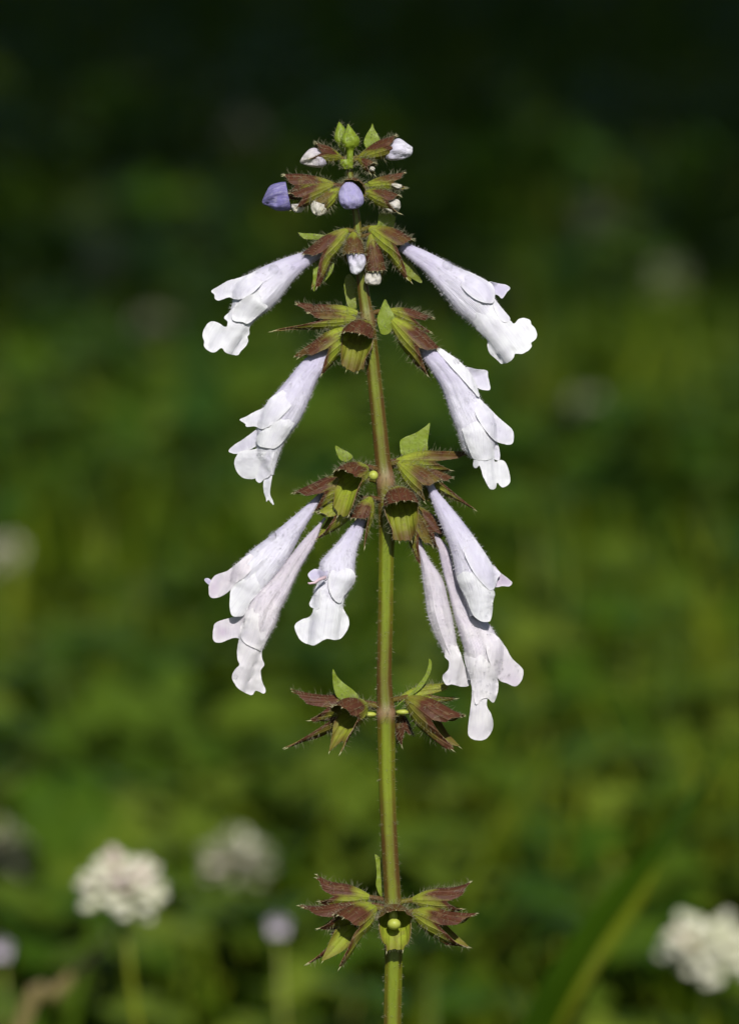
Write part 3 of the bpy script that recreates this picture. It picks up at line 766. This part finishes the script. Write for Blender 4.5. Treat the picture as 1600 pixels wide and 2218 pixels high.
# F: upper right
o2 = (780, 480, 4)
flower('F', o2, [((390, 165), (320, 250)), ((440, 200), (370, 285)), ((560, 250), (480, 375)), ((690, 315), (580, 470)), ((800, 375), (660, 570)), ((930, 432), (740, 665)), ((1050, 490), (830, 780)), ((1130, 580), (900, 840)),
       ((1170, 690), (965, 890)), ((1235, 770), (1020, 950)), ((1280, 850), (1075, 1005))], 8, 40,
  [('back_lobe', [(1110, 525), (1220, 540), (1270, 550), (1298, 577), (1270, 610), (1250, 640), (1225, 667), (1190, 635), (1150, 620)], dict(off=-22, lav=.75)),
   ('upper_lip', [(900, 425), (1000, 460), (1100, 515), (1135, 535), (1160, 580), (1167, 640), (1150, 702), (1100, 706), (1040, 692), (960, 650), (880, 570), (840, 480)], dict(off=7, lav=.45, dome=3)),
   ('side_lobe', [(1150, 660), (1210, 730), (1260, 790), (1297, 835), (1285, 862), (1240, 870), (1205, 840), (1160, 760)], dict(off=5, lav=.2)),
   ('lower_lip', [(1200, 800), (1295, 855), (1330, 885), (1370, 845), (1420, 835), (1470, 855), (1480, 890), (1510, 920), (1530, 980), (1515, 1020), (1478, 1050), (1485, 1080), (1450, 1120), (1400, 1145), (1340, 1145), (1325, 1180), (1290, 1215), (1225, 1232), (1180, 1195), (1120, 1140), (1100, 1080), (1095, 1025), (1000, 920), (920, 820), (960, 730), (1080, 690), (1150, 720)], dict(off=5, ruff=2.4, edge=-2))], seed=2)
# B: middle left
o3 = (470, 720, 4)
flower('B', o3, [((930, 90), (1000, 190)), ((840, 160), (965, 240)), ((740, 250), (930, 330)), ((640, 370), (870, 410)), ((540, 490), (815, 545)), ((450, 590), (760, 680)), ((400, 660), (700, 790)), ((370, 760), (640, 870)), ((350, 880), (590, 940)), ((345, 1000), (555, 1020)), ((400, 1130), (515, 1130)), ((440, 1230), (490, 1235))], 12, 45,
  [('side_lobe', [(380, 820), (290, 880), (220, 930), (150, 975), (100, 1028), (160, 1052), (240, 1035), (330, 990), (400, 920)], dict(off=-8, lav=.3)),
   ('lower_lip', [(330, 1010), (210, 1028), (170, 1070), (150, 1120), (160, 1180), (190, 1230), (240, 1265), (335, 1265), (370, 1200), (410, 1080), (440, 960)], dict(off=0, ruff=2.2, dome=3)),
   ('lower_lip', [(420, 980), (370, 1120), (335, 1255), (350, 1295), (375, 1302), (410, 1270), (455, 1245), (472, 1150), (500, 1000)], dict(off=2, ruff=2.5, lav=.12)),
   ('lower_lip', [(440, 1200), (405, 1290), (405, 1380), (425, 1440), (430, 1470), (445, 1450), (492, 1498), (485, 1460), (460, 1400), (465, 1320), (480, 1220)], dict(off=0, ruff=2)),
   ('upper_lip', [(600, 490), (460, 570), (420, 640), (320, 690), (250, 730), (195, 757), (245, 790), (255, 817), (330, 815), (385, 838), (450, 815), (540, 750), (640, 640), (660, 540)], dict(off=6, lav=.22, dome=3)),
   ('side_lobe', [(560, 740), (440, 820), (360, 880), (340, 940), (365, 985), (430, 1000), (500, 1005), (560, 960), (620, 880), (680, 760), (640, 700)], dict(off=5, dome=2))], seed=3)
# G: middle right
o4 = (780, 720, 4)
flower('G', o4, [((430, 80), (560, 40)), ((505, 165), (640, 125)), ((560, 260), (760, 180)), ((640, 380), (890, 280)), ((700, 480), (985, 430)), ((750, 610), (1030, 560)), ((795, 750), (1110, 660)), ((835, 850), (1170, 770)), ((865, 940), (1180, 900)), ((900, 1030), (1160, 1010)), ((960, 1095), (1150, 1085))], 12, 48,
  [('back_lobe', [(910, 300), (1000, 320), (1095, 330), (1105, 380), (1125, 490), (1080, 500), (1030, 488), (985, 450), (940, 380)], dict(off=-22, lav=.42)),
   ('upper_lip', [(630, 125), (700, 140), (760, 180), (830, 225), (880, 270), (930, 320), (980, 400), (1010, 470), (1030, 560), (960, 490), (860, 380), (760, 270), (680, 180)], dict(off=5, lav=.12, dome=2)),
   ('side_lobe', [(1150, 900), (1180, 940), (1205, 1020), (1208, 1098), (1180, 1108), (1140, 1070), (1110, 980)], dict(off=-4, lav=.25)),
   ('side_lobe', [(1000, 560), (1080, 620), (1200, 740), (1310, 835), (1327, 900), (1320, 958), (1270, 972), (1170, 940), (1100, 870), (1040, 790), (990, 680)], dict(off=7, lav=.3, dome=2)),
   ('lower_lip', [(980, 1080), (975, 1150), (1000, 1178), (1030, 1150), (1045, 1190), (1060, 1240), (1090, 1300), (1125, 1357), (1170, 1352), (1185, 1300), (1210, 1330), (1240, 1342), (1290, 1310), (1297, 1260), (1280, 1180), (1250, 1120), (1210, 1105), (1165, 1120), (1150, 1040), (1120, 930), (1000, 900), (940, 960)], dict(off=4, ruff=2.2)),
   ('front_lobe', [(920, 740), (1000, 740), (1080, 860), (1140, 960), (1158, 1040), (1150, 1085), (1090, 1108), (1020, 1105), (975, 1090), (940, 1020), (900, 920), (880, 820)], dict(off=6, dome=4))], seed=4)
# C: lower left, upper of the pair
o5 = (430, 1040, 4)
flower('C', o5, [((1110, 30), (1130, 80)), ((1065, 90), (1075, 130)), ((990, 165), (1025, 240)), ((880, 265), (960, 350)), ((730, 390), (890, 470)), ((600, 500), (830, 590)), ((480, 590), (790, 670)), ((370, 690), (740, 760)), ((290, 770), (640, 900)), ((270, 880), (520, 1040))], -6, 12,
  [('upper_lip', [(450, 640), (300, 750), (240, 790), (150, 822), (110, 870), (88, 930), (100, 1010), (150, 1020), (200, 1005), (270, 955), (340, 880), (400, 840), (480, 740)], dict(off=6, lavgrad=lambda x, y: .35+.5*smooth(480, 455, x), mat='petal_old')),
   ('side_lobe', [(380, 860), (290, 930), (272, 1020), (270, 1100), (290, 1172), (340, 1182), (400, 1165), (450, 1060), (520, 980), (580, 890), (500, 790)], dict(off=5)),
   ('upper_lip', [(50, 860), (80, 848), (110, 870), (100, 905), (75, 895)], dict(off=-4, lav=.9, step=3))], seed=5, mat='petal', lav=(.85, .12), ridge=.10)
flower('D', o5, [((1090, 320), (1105, 340)), ((1045, 375), (1065, 395)), ((970, 450), (1020, 520)), ((870, 560), (950, 650)), ((770, 690), (870, 790)), ((660, 830), (810, 920)), ((540, 950), (760, 1030)), ((450, 1060), (700, 1150)), ((405, 1180), (670, 1250)), ((375, 1300), (600, 1380)), ((355, 1390), (550, 1470))], 10, 40,
  [('upper_lip', [(420, 1160), (340, 1180), (230, 1205), (150, 1235), (130, 1280), (125, 1370), (150, 1405), (200, 1405), (250, 1385), (310, 1365), (370, 1360), (410, 1250)], dict(off=-12, lav=.35, lavgrad=lambda x, y: .25+.6*math.exp(-(((x-482)/12)**2+((y-1368)/10)**2)))),
   ('lower_lip', [(380, 1240), (350, 1380), (335, 1480), (340, 1560), (355, 1600), (310, 1650), (290, 1700), (300, 1740), (340, 1800), (400, 1840), (465, 1862), (490, 1825), (520, 1830), (570, 1850), (580, 1810), (550, 1740), (540, 1650), (570, 1600), (550, 1540), (555, 1470), (600, 1370), (640, 1260), (520, 1200)], dict(off=3, ruff=3.0)),
   ('side_lobe', [(460, 1060), (405, 1160), (400, 1250), (370, 1310), (362, 1350), (400, 1410), (470, 1450), (520, 1470), (545, 1482), (540, 1380), (520, 1250), (520, 1120)], dict(off=9, ruff=2))], seed=6, mat='petal_old', lav=(.7, .18), ridge=.12)
flower('E', o5, [((1390, 290), (1450, 350)), ((1350, 360), (1430, 415)), ((1290, 430), (1420, 480)), ((1220, 520), (1380, 580)), ((1140, 610), (1360, 690)), ((1060, 700), (1352, 780)), ((1050, 770), (1355, 870)), ((1050, 850), (1310, 950)), ((1005, 950), (1270, 1020)), ((990, 1060), (1250, 1095))], 30, 62,
  [('upper_lip', [(1060, 710), (1040, 770), (1000, 770), (950, 810), (960, 850), (1000, 877), (1060, 850), (1110, 860), (1130, 770)], dict(off=3, lav=.75, ruff=2)),
   ('side_lobe', [(1040, 880), (1000, 980), (960, 1070), (985, 1107), (1040, 1112), (1060, 1000)], dict(off=4)),
   ('lower_lip', [(1010, 960), (1000, 1090), (970, 1175), (900, 1205), (840, 1245), (835, 1290), (860, 1350), (900, 1400), (990, 1432), (1040, 1410), (1110, 1375), (1190, 1385), (1250, 1355), (1300, 1270), (1300, 1200), (1270, 1145), (1250, 1090), (1260, 960), (1130, 920)], dict(off=3, ruff=2.4)),
   ('front_lobe', [(1140, 800), (1125, 920), (1150, 1000), (1190, 1050), (1230, 1064), (1262, 1000), (1305, 950), (1352, 880), (1350, 800), (1250, 740)], dict(off=9, lav=.1, dome=3))], seed=7, lav=(.85, .1))
# lower right group
o6 = (780, 960, 4); o7 = (780, 1300, 4)
flower('I', o6, [((610, 740), (650, 730)), ((640, 830), (690, 820)), ((680, 950), (770, 920)), ((720, 1130), (820, 1110)), ((760, 1280), (890, 1270)), ((800, 1450), (980, 1430)), ((830, 1560), (1110, 1560)), ((870, 1700), (1190, 1690)), ((900, 1800), (1240, 1800)), ((915, 1900), (1220, 1930)), ((930, 2050), (1180, 2070))], -4, 26,
  [('upper_lip', [(1080, 300), (1170, 300), (1260, 410), (1310, 500), (1395, 582), (1412, 625), (1398, 690), (1345, 747), (1270, 720), (1200, 690), (1150, 600), (1100, 480)], dict(org=o7, off=5, lavgrad=lambda x, y: .25+.45*smooth(1450, 1485, y))),
   ('lower_lip', [(950, 480), (960, 640), (965, 820), (960, 880), (945, 1000), (930, 1130), (950, 1190), (1020, 1215), (1090, 1200), (1140, 1130), (1150, 1060), (1130, 980), (1095, 910), (1110, 780), (1140, 560), (1050, 460)], dict(org=o7, off=3, ruff=1.6, dome=5)),
   ('front_lobe', [(900, 460), (960, 450), (1050, 480), (1150, 590), (1190, 690), (1192, 780), (1155, 887), (1100, 850), (1050, 860), (1000, 905), (975, 800), (940, 640), (910, 560)], dict(org=o7, off=9, ruff=2.6))], seed=8, mat='petal_old', lav=(.8, .05), ridge=.10)
flower('J', o6, [((450, 780), (520, 800)), ((480, 860), (545, 900)), ((510, 970), (600, 1010)), ((530, 1080), (690, 1140)), ((542, 1210), (730, 1230)), ((562, 1330), (755, 1340)), ((580, 1480), (790, 1480)), ((640, 1650), (820, 1640)), ((710, 1790), (845, 1780)), ((745, 1860), (890, 1890))], 4, 22,
  [('lower_lip', [(720, 330), (735, 430), (730, 490), (765, 530), (760, 600), (715, 650), (715, 690), (745, 735), (800, 730), (880, 750), (950, 732), (945, 640), (900, 560), (860, 440), (800, 330)], dict(org=o7, off=3, ruff=2.4))], seed=9, mat='petal_old', lav=(.5, .15), ridge=.16)
flower('H', o6, [((560, 340), (620, 320)), ((592, 430), (665, 410)), ((640, 570), (765, 530)), ((700, 720), (880, 670)), ((760, 870), (985, 810)), ((800, 1010), (1072, 940)), ((830, 1170), (1150, 1070)), ((880, 1290), (1165, 1190)), ((920, 1400), (1150, 1300)), ((950, 1500), (1130, 1450))], 14, 46,
  [('upper_lip', [(1150, 1060), (1210, 1120), (1270, 1165), (1313, 1205), (1290, 1240), (1230, 1237), (1170, 1245), (1130, 1180)], dict(off=-8, lav=.9, mat='petal_old', step=4)),
   ('front_lobe', [(830, 1080), (900, 1010), (1000, 1120), (1080, 1230), (1150, 1270), (1165, 1310), (1150, 1370), (1145, 1440), (1130, 1530), (1100, 1548), (1040, 1540), (970, 1480), (910, 1330), (850, 1220)], dict(off=4, ruff=2, dome=2)),
   ('upper_lip', [(930, 770), (1050, 910), (1150, 1065), (1215, 1128), (1190, 1170), (1170, 1240), (1130, 1277), (1070, 1230), (1000, 1150), (930, 1030), (890, 900)], dict(off=8, lav=.5, dome=3))], seed=10, lav=(.85, .2))

# small curled pink style in the mouth of flower E
Vt, Ft = tube_mesh([P(*c) for c in [(705, 1250, 92), (690, 1256, 100), (682, 1262, 104), (670, 1264, 106), (667, 1262, 106)]], [S*4, S*3.4, S*3, S*2.4, S*1.5])
link('style', mesh('style', Vt, Ft), M['pink'], FLOWERS['E'])

# ---- calyxes, whorl by whorl ---------------------------------------------
# third whorl from the top (flowers A and F)
calyx((752, 498, 6), (700, 545, 14), 27, 42, 70, flare=.05, sweep=.45, seed=101)
calyx((800, 494, 4), (858, 532, 14), 31, 26, 66, flare=.05, sweep=.45, seed=102)
calyx((765, 505, 16), (766, 548, 34), 23, 12, 14, up=(0, .4, 1), brown_up=1, dark=.35, flare=0, seed=103)
calyx((803, 508, 14), (812, 578, 26), 21, 16, 30, up=(0.2, .3, 1), brown_up=1, dark=.3, flare=.1, seed=104)
# fourth whorl
calyx((775, 678, -14), (712, 684, -18), 24, 72, 62, flare=.0, seed=105, gape=.1, curl=.05)
calyx((772, 692, 2), (706, 694, 8), 20, 40, 118, flare=-.1, seed=106, gape=.0, brown_up=.6, curl=-.05)
calyx((762, 712, 8), (712, 752, 16), 30, 72, 52, flare=.05, sweep=.3, seed=107)
calyx((790, 698, 14), (774, 728, 50), 36, 24, 50, up=(0, 1, .3), flare=.0, squash=.8, sweep=.75, hood=.3, seed=108, hair=160, cup=.88, split=24)
calyx((846, 690, 6), (908, 752, 18), 30, 36, 58, flare=-.05, sweep=.25, seed=109)
calyx((842, 672, -20), (890, 690, -24), 20, 46, 50, flare=.0, dark=.2, seed=110)
# fifth whorl
calyx((792, 1012, 20), (758, 1034, 56), 36, 26, 58, up=(-.25, 1, .3), flare=.0, squash=.85, sweep=.75, hood=.3, seed=111, hair=160, cup=.85, split=26)
calyx((770, 1035, 0), (706, 1066, 2), 30, 66, 44, flare=.0, sweep=.2, seed=112)
calyx((778, 1078, 8), (722, 1118, 22), 27, 24, 62, flare=-.05, brown_up=.25, seed=113, dark=-.1)
calyx((803, 1078, 26), (785, 1118, 40), 24, 20, 66, flare=.05, brown_up=1, dark=.1, seed=114, sweep=-.1)
calyx((858, 1058, 20), (868, 1092, 60), 38, 24, 52, up=(0, 1, .3), flare=.02, squash=.8, sweep=.75, hood=.3, seed=115, hair=180, cup=.92, split=22)
calyx((862, 1002, 10), (918, 1050, 24), 30, 24, 30, flare=-.05, dark=.25, seed=116)
calyx((858, 998, -12), (936, 1000, -16), 24, 92, 40, flare=-.02, dark=.2, seed=117, curl=0)
calyx((880, 1005, -6), (945, 1040, -12), 22, 30, 105, flare=-.05, dark=.15, seed=118)
calyx((880, 1090, 4), (905, 1160, 10), 24, 34, 62, up=(1, .6, 0), flare=-.05, brown_up=.7, seed=119)
calyx((895, 1095, -10), (938, 1150, -8), 24, 24, 40, flare=-.05, dark=.3, seed=120)
# sixth whorl
calyx((790, 1522, -6), (715, 1532, -10), 27, 80, 46, flare=.0, seed=121, gape=.15, curl=.12)
calyx((788, 1530, -12), (720, 1560, -14), 22, 20, 120, flare=-.05, dark=.35, seed=122)
calyx((792, 1526, 10), (752, 1548, 46), 34, 26, 62, up=(-.15, 1, .3), flare=.0, sweep=.6, hood=.2, seed=123, dark=.05, cup=.5, split=30)
calyx((868, 1512, -10), (925, 1505, -14), 23, 66, 60, flare=-.05, brown_up=.5, seed=124)
calyx((880, 1512, 6), (938, 1556, 22), 36, 54, 80, flare=.02, dark=.22, seed=125, gape=.12, curl=.12)
calyx((862, 1540, -20), (872, 1578, -24), 18, 20, 34, dark=.5, up=(.3, 1, 0), seed=126)
# lowest whorl in view
calyx((800, 1944, -12), (728, 1940, -18), 28, 46, 34, flare=.05, seed=127, curl=.25)
calyx((806, 1960, 0), (728, 1984, 0), 27, 70, 44, flare=0, seed=128, gape=.1, curl=.22)
calyx((812, 1966, 8), (762, 2000, 40), 36, 26, 84, up=(-.25, 1, .35), flare=.05, seed=129, sweep=.45, cup=.3, hood=.2)
calyx((806, 1985, -8), (735, 2030, -12), 18, 10, 90, dark=.4, flare=-.05, seed=130)
calyx((850, 1968, 20), (855, 1992, 58), 36, 22, 40, up=(0, 1, .3), flare=.15, squash=.9, sweep=.6, seed=131, hair=180, gape=.1, cup=.8, split=28)
calyx((892, 1950, -10), (960, 1952, -16), 29, 60, 40, flare=.05, seed=132, curl=.25)
calyx((894, 1975, 4), (950, 2000, 18), 31, 70, 80, flare=.0, seed=133, gape=.2, curl=.15)
# nutlet in the open calyx
def blob(name, c, r, mat, parent, sq=(1, 1, 1)):
    V, F = [], []; n, m = 12, 8
    for i in range(m+1):
        a = math.pi*i/m
        for k in range(n):
            q = 2*math.pi*k/n; V.append(P(c[0]+r*math.sin(a)*math.cos(q)*sq[0], c[1]+r*math.cos(a)*sq[1], c[2]+r*math.sin(a)*math.sin(q)*sq[2]))
    for i in range(m):
        for k in range(n): F.append((i*n+k, i*n+(k+1) % n, (i+1)*n+(k+1) % n, (i+1)*n+k))
    return link(name, mesh(name, V, F), mat, parent)
blob('nutlet', (853, 2002, 64), 15, M['nutlet'], plant, (1, .85, 1)); blob('nutlet', (851, 1983, 50), 13, M['nutlet'], plant, (.8, 1.2, 1))
blob('nutlet', (808, 1030, 40), 11, M['nutlet'], plant); blob('nutlet', (800, 1548, 16), 13, M['nutlet'], plant, (1.2, .5, 1)); blob('nutlet', (872, 1543, 12), 13, M['nutlet'], plant, (1.2, .5, 1))

# ---- buds at the top -------------------------------------------------------
o8 = (540, 240, 1600/420)
def bud(st, w0, w1, mat, lav=(.3, .3), ridge=.22, seed=0, name='bud', n=36, dr=.85, amp=4):
    ox, oy, k = o8
    stf = [((ox+a[0]/k, oy+a[1]/k), (ox+c[0]/k, oy+c[1]/k)) for a, c in st]
    return body(name, stf, w0, w1, mat, plant, dr=dr, ridge=ridge, nrid=5, lav=lav, n=n, closed=True, seed=seed, amp=amp)[0]
# first whorl
calyx((738, 342, 4), (694, 333, 14), 21, 16, 26, flare=0, dark=.22, seed=140, brown_up=1.1, hair=90)
bud([((600, 330), (640, 440)), ((540, 305), (590, 468)), ((490, 320), (510, 462)), ((440, 375), (440, 440)), ((418, 415), (422, 430))], 16, 22, M['petal_cream'], lav=(.8, .0), seed=31)
calyx((778, 340, 4), (845, 318, 14), 22, 20, 30, flare=0, dark=.22, seed=141, brown_up=1.3, hair=90)
bud([((1150, 290), (1120, 395)), ((1195, 240), (1180, 410)), ((1240, 228), (1260, 402)), ((1300, 268), (1325, 375)), ((1345, 300), (1345, 345))], 16, 22, M['petal'], lav=(.7, .05), seed=32)
calyx((776, 345, 14), (800, 360, 26), 13, 8, 14, dark=.22, seed=142, hair=60)
bud([((1000, 455), (985, 490)), ((1025, 462), (1015, 500)), ((1036, 475), (1030, 495))], 28, 32, M['petal_cream'], lav=(.1, .0), seed=33)
def fuzz(o, n_, lo=5, hi=16):
    pts = sample_surface(o.data, n_)
    spikes('hair', [q for q, _ in pts], [nn+Vector((random.gauss(0, .4), random.gauss(0, .4), random.gauss(.2, .4))) for _, nn in pts], [S*random.uniform(lo, hi) for _ in pts], S*.34, o, M['hair'], bend=.4)
    return o
def gbud(st, w0, w1, seed, name='young_bud'):
    return fuzz(bud(st, w0, w1, M['bract'], ridge=.09, seed=seed, name=name, amp=2.5), 110)
gbud([((812, 108), (818, 108)), ((790, 165), (860, 165)), ((755, 230), (910, 235)), ((765, 290), (900, 290)), ((800, 330), (860, 330)), ((805, 390), (858, 400)), ((800, 470), (855, 480))], 10, 10, 41)
gbud([((738, 90), (744, 92)), ((710, 160), (790, 150)), ((700, 230), (790, 240)), ((740, 300), (800, 300)), ((790, 370), (830, 370))], -14, -6, 42)
gbud([((750, 400), (835, 400)), ((745, 440), (845, 440)), ((770, 480), (830, 485))], 8, 8, 43)
def bract(outline, org, w0, slope=(0, 0), ref=(0, 0), dome=4, seed=0, ruff=2, brown=None):
    pts = Z(*org, outline)
    o = petal('bract', pts, M['bract'], plant, wfun=lambda x, y: w0+slope[0]*(x-ref[0])+slope[1]*(y-ref[1]), off=0, dome=dome, ruff=ruff, seed=seed, step=4, sm=4, crisp=.4,
                 attr2=brown or (lambda x, y: .2))
    return fuzz(o, 50, 4, 9)
bract([(1015, 102), (1000, 140), (960, 205), (945, 260), (960, 300), (1010, 330), (1075, 260), (1060, 200), (1030, 150)], o8, -4, dome=5, seed=61)
# second whorl
calyx((725, 402, 2), (640, 405, 8), 28, 26, 30, flare=.1, dark=.25, seed=143)
bud([((300, 585), (345, 815)), ((240, 592), (300, 826)), ((170, 620), (220, 822)), ((130, 690), (160, 790)), ((105, 745), (112, 770))], 10, 4, M['petal_violet'], lav=(1, .75), seed=34, ridge=.2)
calyx((722, 400, 14), (655, 428, 26), 20, 26, 26, dark=.15, brown_up=.8, flare=0, seed=144)
calyx((735, 408, 10), (700, 440, 20), 19, 14, 22, dark=.2, seed=145, flare=.0)
bud([((520, 740), (640, 780)), ((505, 790), (640, 830)), ((520, 840), (600, 862)), ((550, 862), (575, 868))], 26, 30, M['petal_cream'], lav=(.1, 0), seed=35)
bud([((345, 770), (470, 765)), ((350, 810), (460, 800)), ((375, 840), (430, 838))], 18, 20, M['petal_cream'], lav=(.1, 0), seed=36)
calyx((768, 400, 16), (764, 412, 44), 27, 8, 8, up=(0, 1, .1), dark=.4, flare=.05, seed=146)
bud([((790, 590), (850, 585)), ((750, 640), (905, 635)), ((735, 700), (940, 700)), ((745, 760), (940, 765)), ((775, 800), (900, 800)), ((800, 812), (860, 812))], 50, 54, M['petal_violet'], lav=(.1, .45), seed=37, ridge=.12, dr=.7)
calyx((790, 402, 2), (850, 395, 4), 18, 30, 26, brown_up=1.1, dark=.1, flare=0, seed=147)
bud([((1170, 600), (1180, 625)), ((1215, 600), (1220, 640)), ((1255, 610), (1258, 640))], 20, 22, M['petal_cream'], lav=(0, 0), seed=38)
calyx((788, 414, 12), (842, 436, 24), 21, 18, 30, flare=0, dark=.15, seed=148)
bud([((1160, 740), (1110, 810)), ((1205, 725), (1160, 840)), ((1240, 745), (1215, 838)), ((1247, 790), (1238, 815))], 28, 32, M['petal_cream'], lav=(.05, 0), seed=39)
# buds of the third whorl
bud([((800, 1150), (930, 1150)), ((805, 1210), (955, 1200)), ((820, 1270), (960, 1260)), ((835, 1330), (930, 1320)), ((860, 1350), (895, 1350))], 36, 44, M['petal'], lav=(.75, 0), seed=44, ridge=.2)
bud([((965, 1340), (1080, 1330)), ((950, 1380), (1088, 1375)), ((955, 1420), (1080, 1425)), ((990, 1438), (1050, 1440))], 28, 32, M['petal_cream'], lav=(.1, 0), seed=45, ridge=.22)

# ---- bracts ----------------------------------------------------------------
bract([(1070, 850), (1060, 920), (1040, 980), (1080, 1010), (1170, 1000), (1195, 930), (1200, 870), (1130, 840)], o8, -8, seed=62)
bract([(403, 1003), (440, 1010), (510, 1012), (580, 1020), (640, 1030), (600, 1060), (520, 1062), (460, 1058), (425, 1035)], o8, -10, seed=63)
bract([(530, 1490), (525, 1400), (528, 1300), (545, 1210), (620, 1150), (700, 1120), (700, 1220), (690, 1310), (640, 1390), (570, 1450)], o8, 2, seed=64, dome=5)
bract([(1180, 1195), (1260, 1190), (1330, 1250), (1380, 1320), (1425, 1420), (1350, 1390), (1280, 1340), (1200, 1280)], o8, -4, seed=65, dome=3, brown=lambda x, y: .7)
bract([(215, 672), (190, 720), (160, 790), (145, 850), (165, 930), (185, 975), (250, 970), (285, 900), (297, 830), (270, 770), (240, 715)], o2, 14, seed=66, dome=4)
bract([(602, 783), (570, 810), (480, 870), (390, 905), (345, 940), (345, 1000), (360, 1060), (450, 1070), (575, 1040), (582, 950), (595, 860)], o4, -26, seed=67, dome=5)
bract([(1025, 980), (1035, 1040), (1065, 1100), (1120, 1120), (1175, 1080), (1140, 1040), (1080, 1010)], o3, 20, seed=68)
bract([(1165, 1635), (1160, 1700), (1170, 1800), (1200, 1880), (1270, 1920), (1340, 1930), (1385, 1880), (1340, 1820), (1260, 1760), (1200, 1700)], o5, 14, seed=69, dome=5)
bract([(595, 505), (590, 560), (560, 650), (500, 730), (420, 820), (340, 890), (310, 930), (350, 890), (440, 830), (530, 760), (580, 680), (612, 610), (618, 540)], o7, 12, seed=70, dome=2, ruff=.8)
o9 = (620, 1840, 1600/440)
bract([(697, 38), (705, 100), (712, 200), (706, 280), (735, 360), (775, 380), (790, 200), (770, 100), (730, 60)], o9, -22, seed=71, dome=2)
bract([(1320, 470), (1360, 460), (1420, 560), (1425, 700), (1415, 750), (1340, 740), (1310, 640), (1300, 540)], o1, -24, seed=72, dome=3, brown=lambda x, y: .6)
# the broad wings of the open calyxes' lower lips, deep green behind flowers J and I
bract([(540, 650), (600, 640), (700, 700), (730, 780), (700, 820), (640, 810), (590, 760)], o6, -18, seed=73, brown=lambda x, y: 1.0)

# ---- dew -------------------------------------------------------------------
dew_me = bpy.data.meshes.new('water_drop')
V, F = [], []; n, m = 20, 12
for i in range(m+1):
    a = math.pi*i/m
    for k in range(n):
        q = 2*math.pi*k/n; V.append((math.sin(a)*math.cos(q), math.sin(a)*math.sin(q), math.cos(a)*(.7 if a < math.pi/2 else .4)))
F = [(i*n+k, (i+1)*n+k, (i+1)*n+(k+1) % n, i*n+(k+1) % n) for i in range(m) for k in range(n)]
dew_me.from_pydata(V, [], F); dew_me.update(); dew_me.materials.append(M['water']); dew_me.polygons.foreach_set('use_smooth', [True]*len(dew_me.polygons))
bpy.context.view_layer.update()
dg = bpy.context.evaluated_depsgraph_get()
def surf_hit(x, y):
    r = ray_dir(x, y).normalized(); hit, loc, nr, idx, ob, mat_ = scene.ray_cast(dg, CAM+r*.6, r, distance=.3)
    return (loc, nr, ob) if hit and ob and ob.parent is not None else None
def drop(x, y, r, label):
    h = surf_hit(x, y)
    if not h: return
    loc, nr, ob = h
    o = bpy.data.objects.new('water_drop', dew_me); COL.objects.link(o)
    nr = nr if nr.dot(FWD) < 0 else -nr
    o.rotation_mode = 'QUATERNION'; o.rotation_quaternion = nr.to_track_quat('Z', 'Y'); o.scale = (r*S,)*3
    o.location = loc+nr*r*S*.12; tag(o, label, 'water drop')
drop(968, 576, 12, 'round clear water drop on the back of the upper right flower tube')
drop(593, 584, 11, 'clear water drop on the tube of the upper left flower')
drop(634, 580, 5, 'tiny water drop near the calyx end of the upper left flower tube')
drop(592, 1163, 12, 'cluster-topping water drop on the rim of the lower left flower tube')
drop(987, 783, 8, 'water drop on the top fold of the middle right flower')
drop(1010, 868, 7, 'water drop halfway down the middle right flower tube')
drop(1007, 966, 11, 'dark glinting water drop on the stem side of the middle right flower')
drop(510, 1466, 6, 'water drop on the lobe edge of the lowest left flower')
Vd, Fd = [], []
def dewspeck(x, y, r):
    h = surf_hit(x, y)
    if not h: return
    loc, nr, ob = h
    nr = nr if nr.dot(FWD) < 0 else -nr
    qt = nr.to_track_quat('Z', 'Y'); o_ = len(Vd); nn, mm = 8, 5
    for i in range(mm+1):
        a = math.pi*i/mm
        for k in range(nn):
            q = 2*math.pi*k/nn; Vd.append(loc+qt @ Vector((math.sin(a)*math.cos(q), math.sin(a)*math.sin(q), .8*math.cos(a)+.2))*r*S)
    for i in range(mm):
        for k in range(nn): Fd.append((o_+i*nn+k, o_+(i+1)*nn+k, o_+(i+1)*nn+(k+1) % nn, o_+i*nn+(k+1) % nn))
rd = random.Random(5)
for (cx_, cy_, sx, sy, n_) in [(615, 1160, 28, 22, 16), (600, 1220, 30, 40, 16), (605, 1262, 14, 30, 8), (1060, 1455, 40, 30, 26), (1040, 1480, 25, 30, 14), (1090, 1450, 20, 20, 12), (525, 1440, 30, 20, 8), (1020, 870, 25, 25, 10),
                               (580, 590, 30, 20, 8), (1085, 930, 25, 25, 8), (1040, 1300, 30, 40, 8), (975, 590, 25, 20, 6), (840, 1540, 12, 12, 6), (728, 382, 14, 8, 5)]:
    for _ in range(n_): dewspeck(rd.gauss(cx_, sx*.6), rd.gauss(cy_, sy*.6), rd.uniform(1.2, 3.4))
dw = link('dew', mesh('dew', Vd, Fd), M['water']); tag(dw, 'fine glittering dew specks scattered over the white petals', 'dew', kind='stuff')
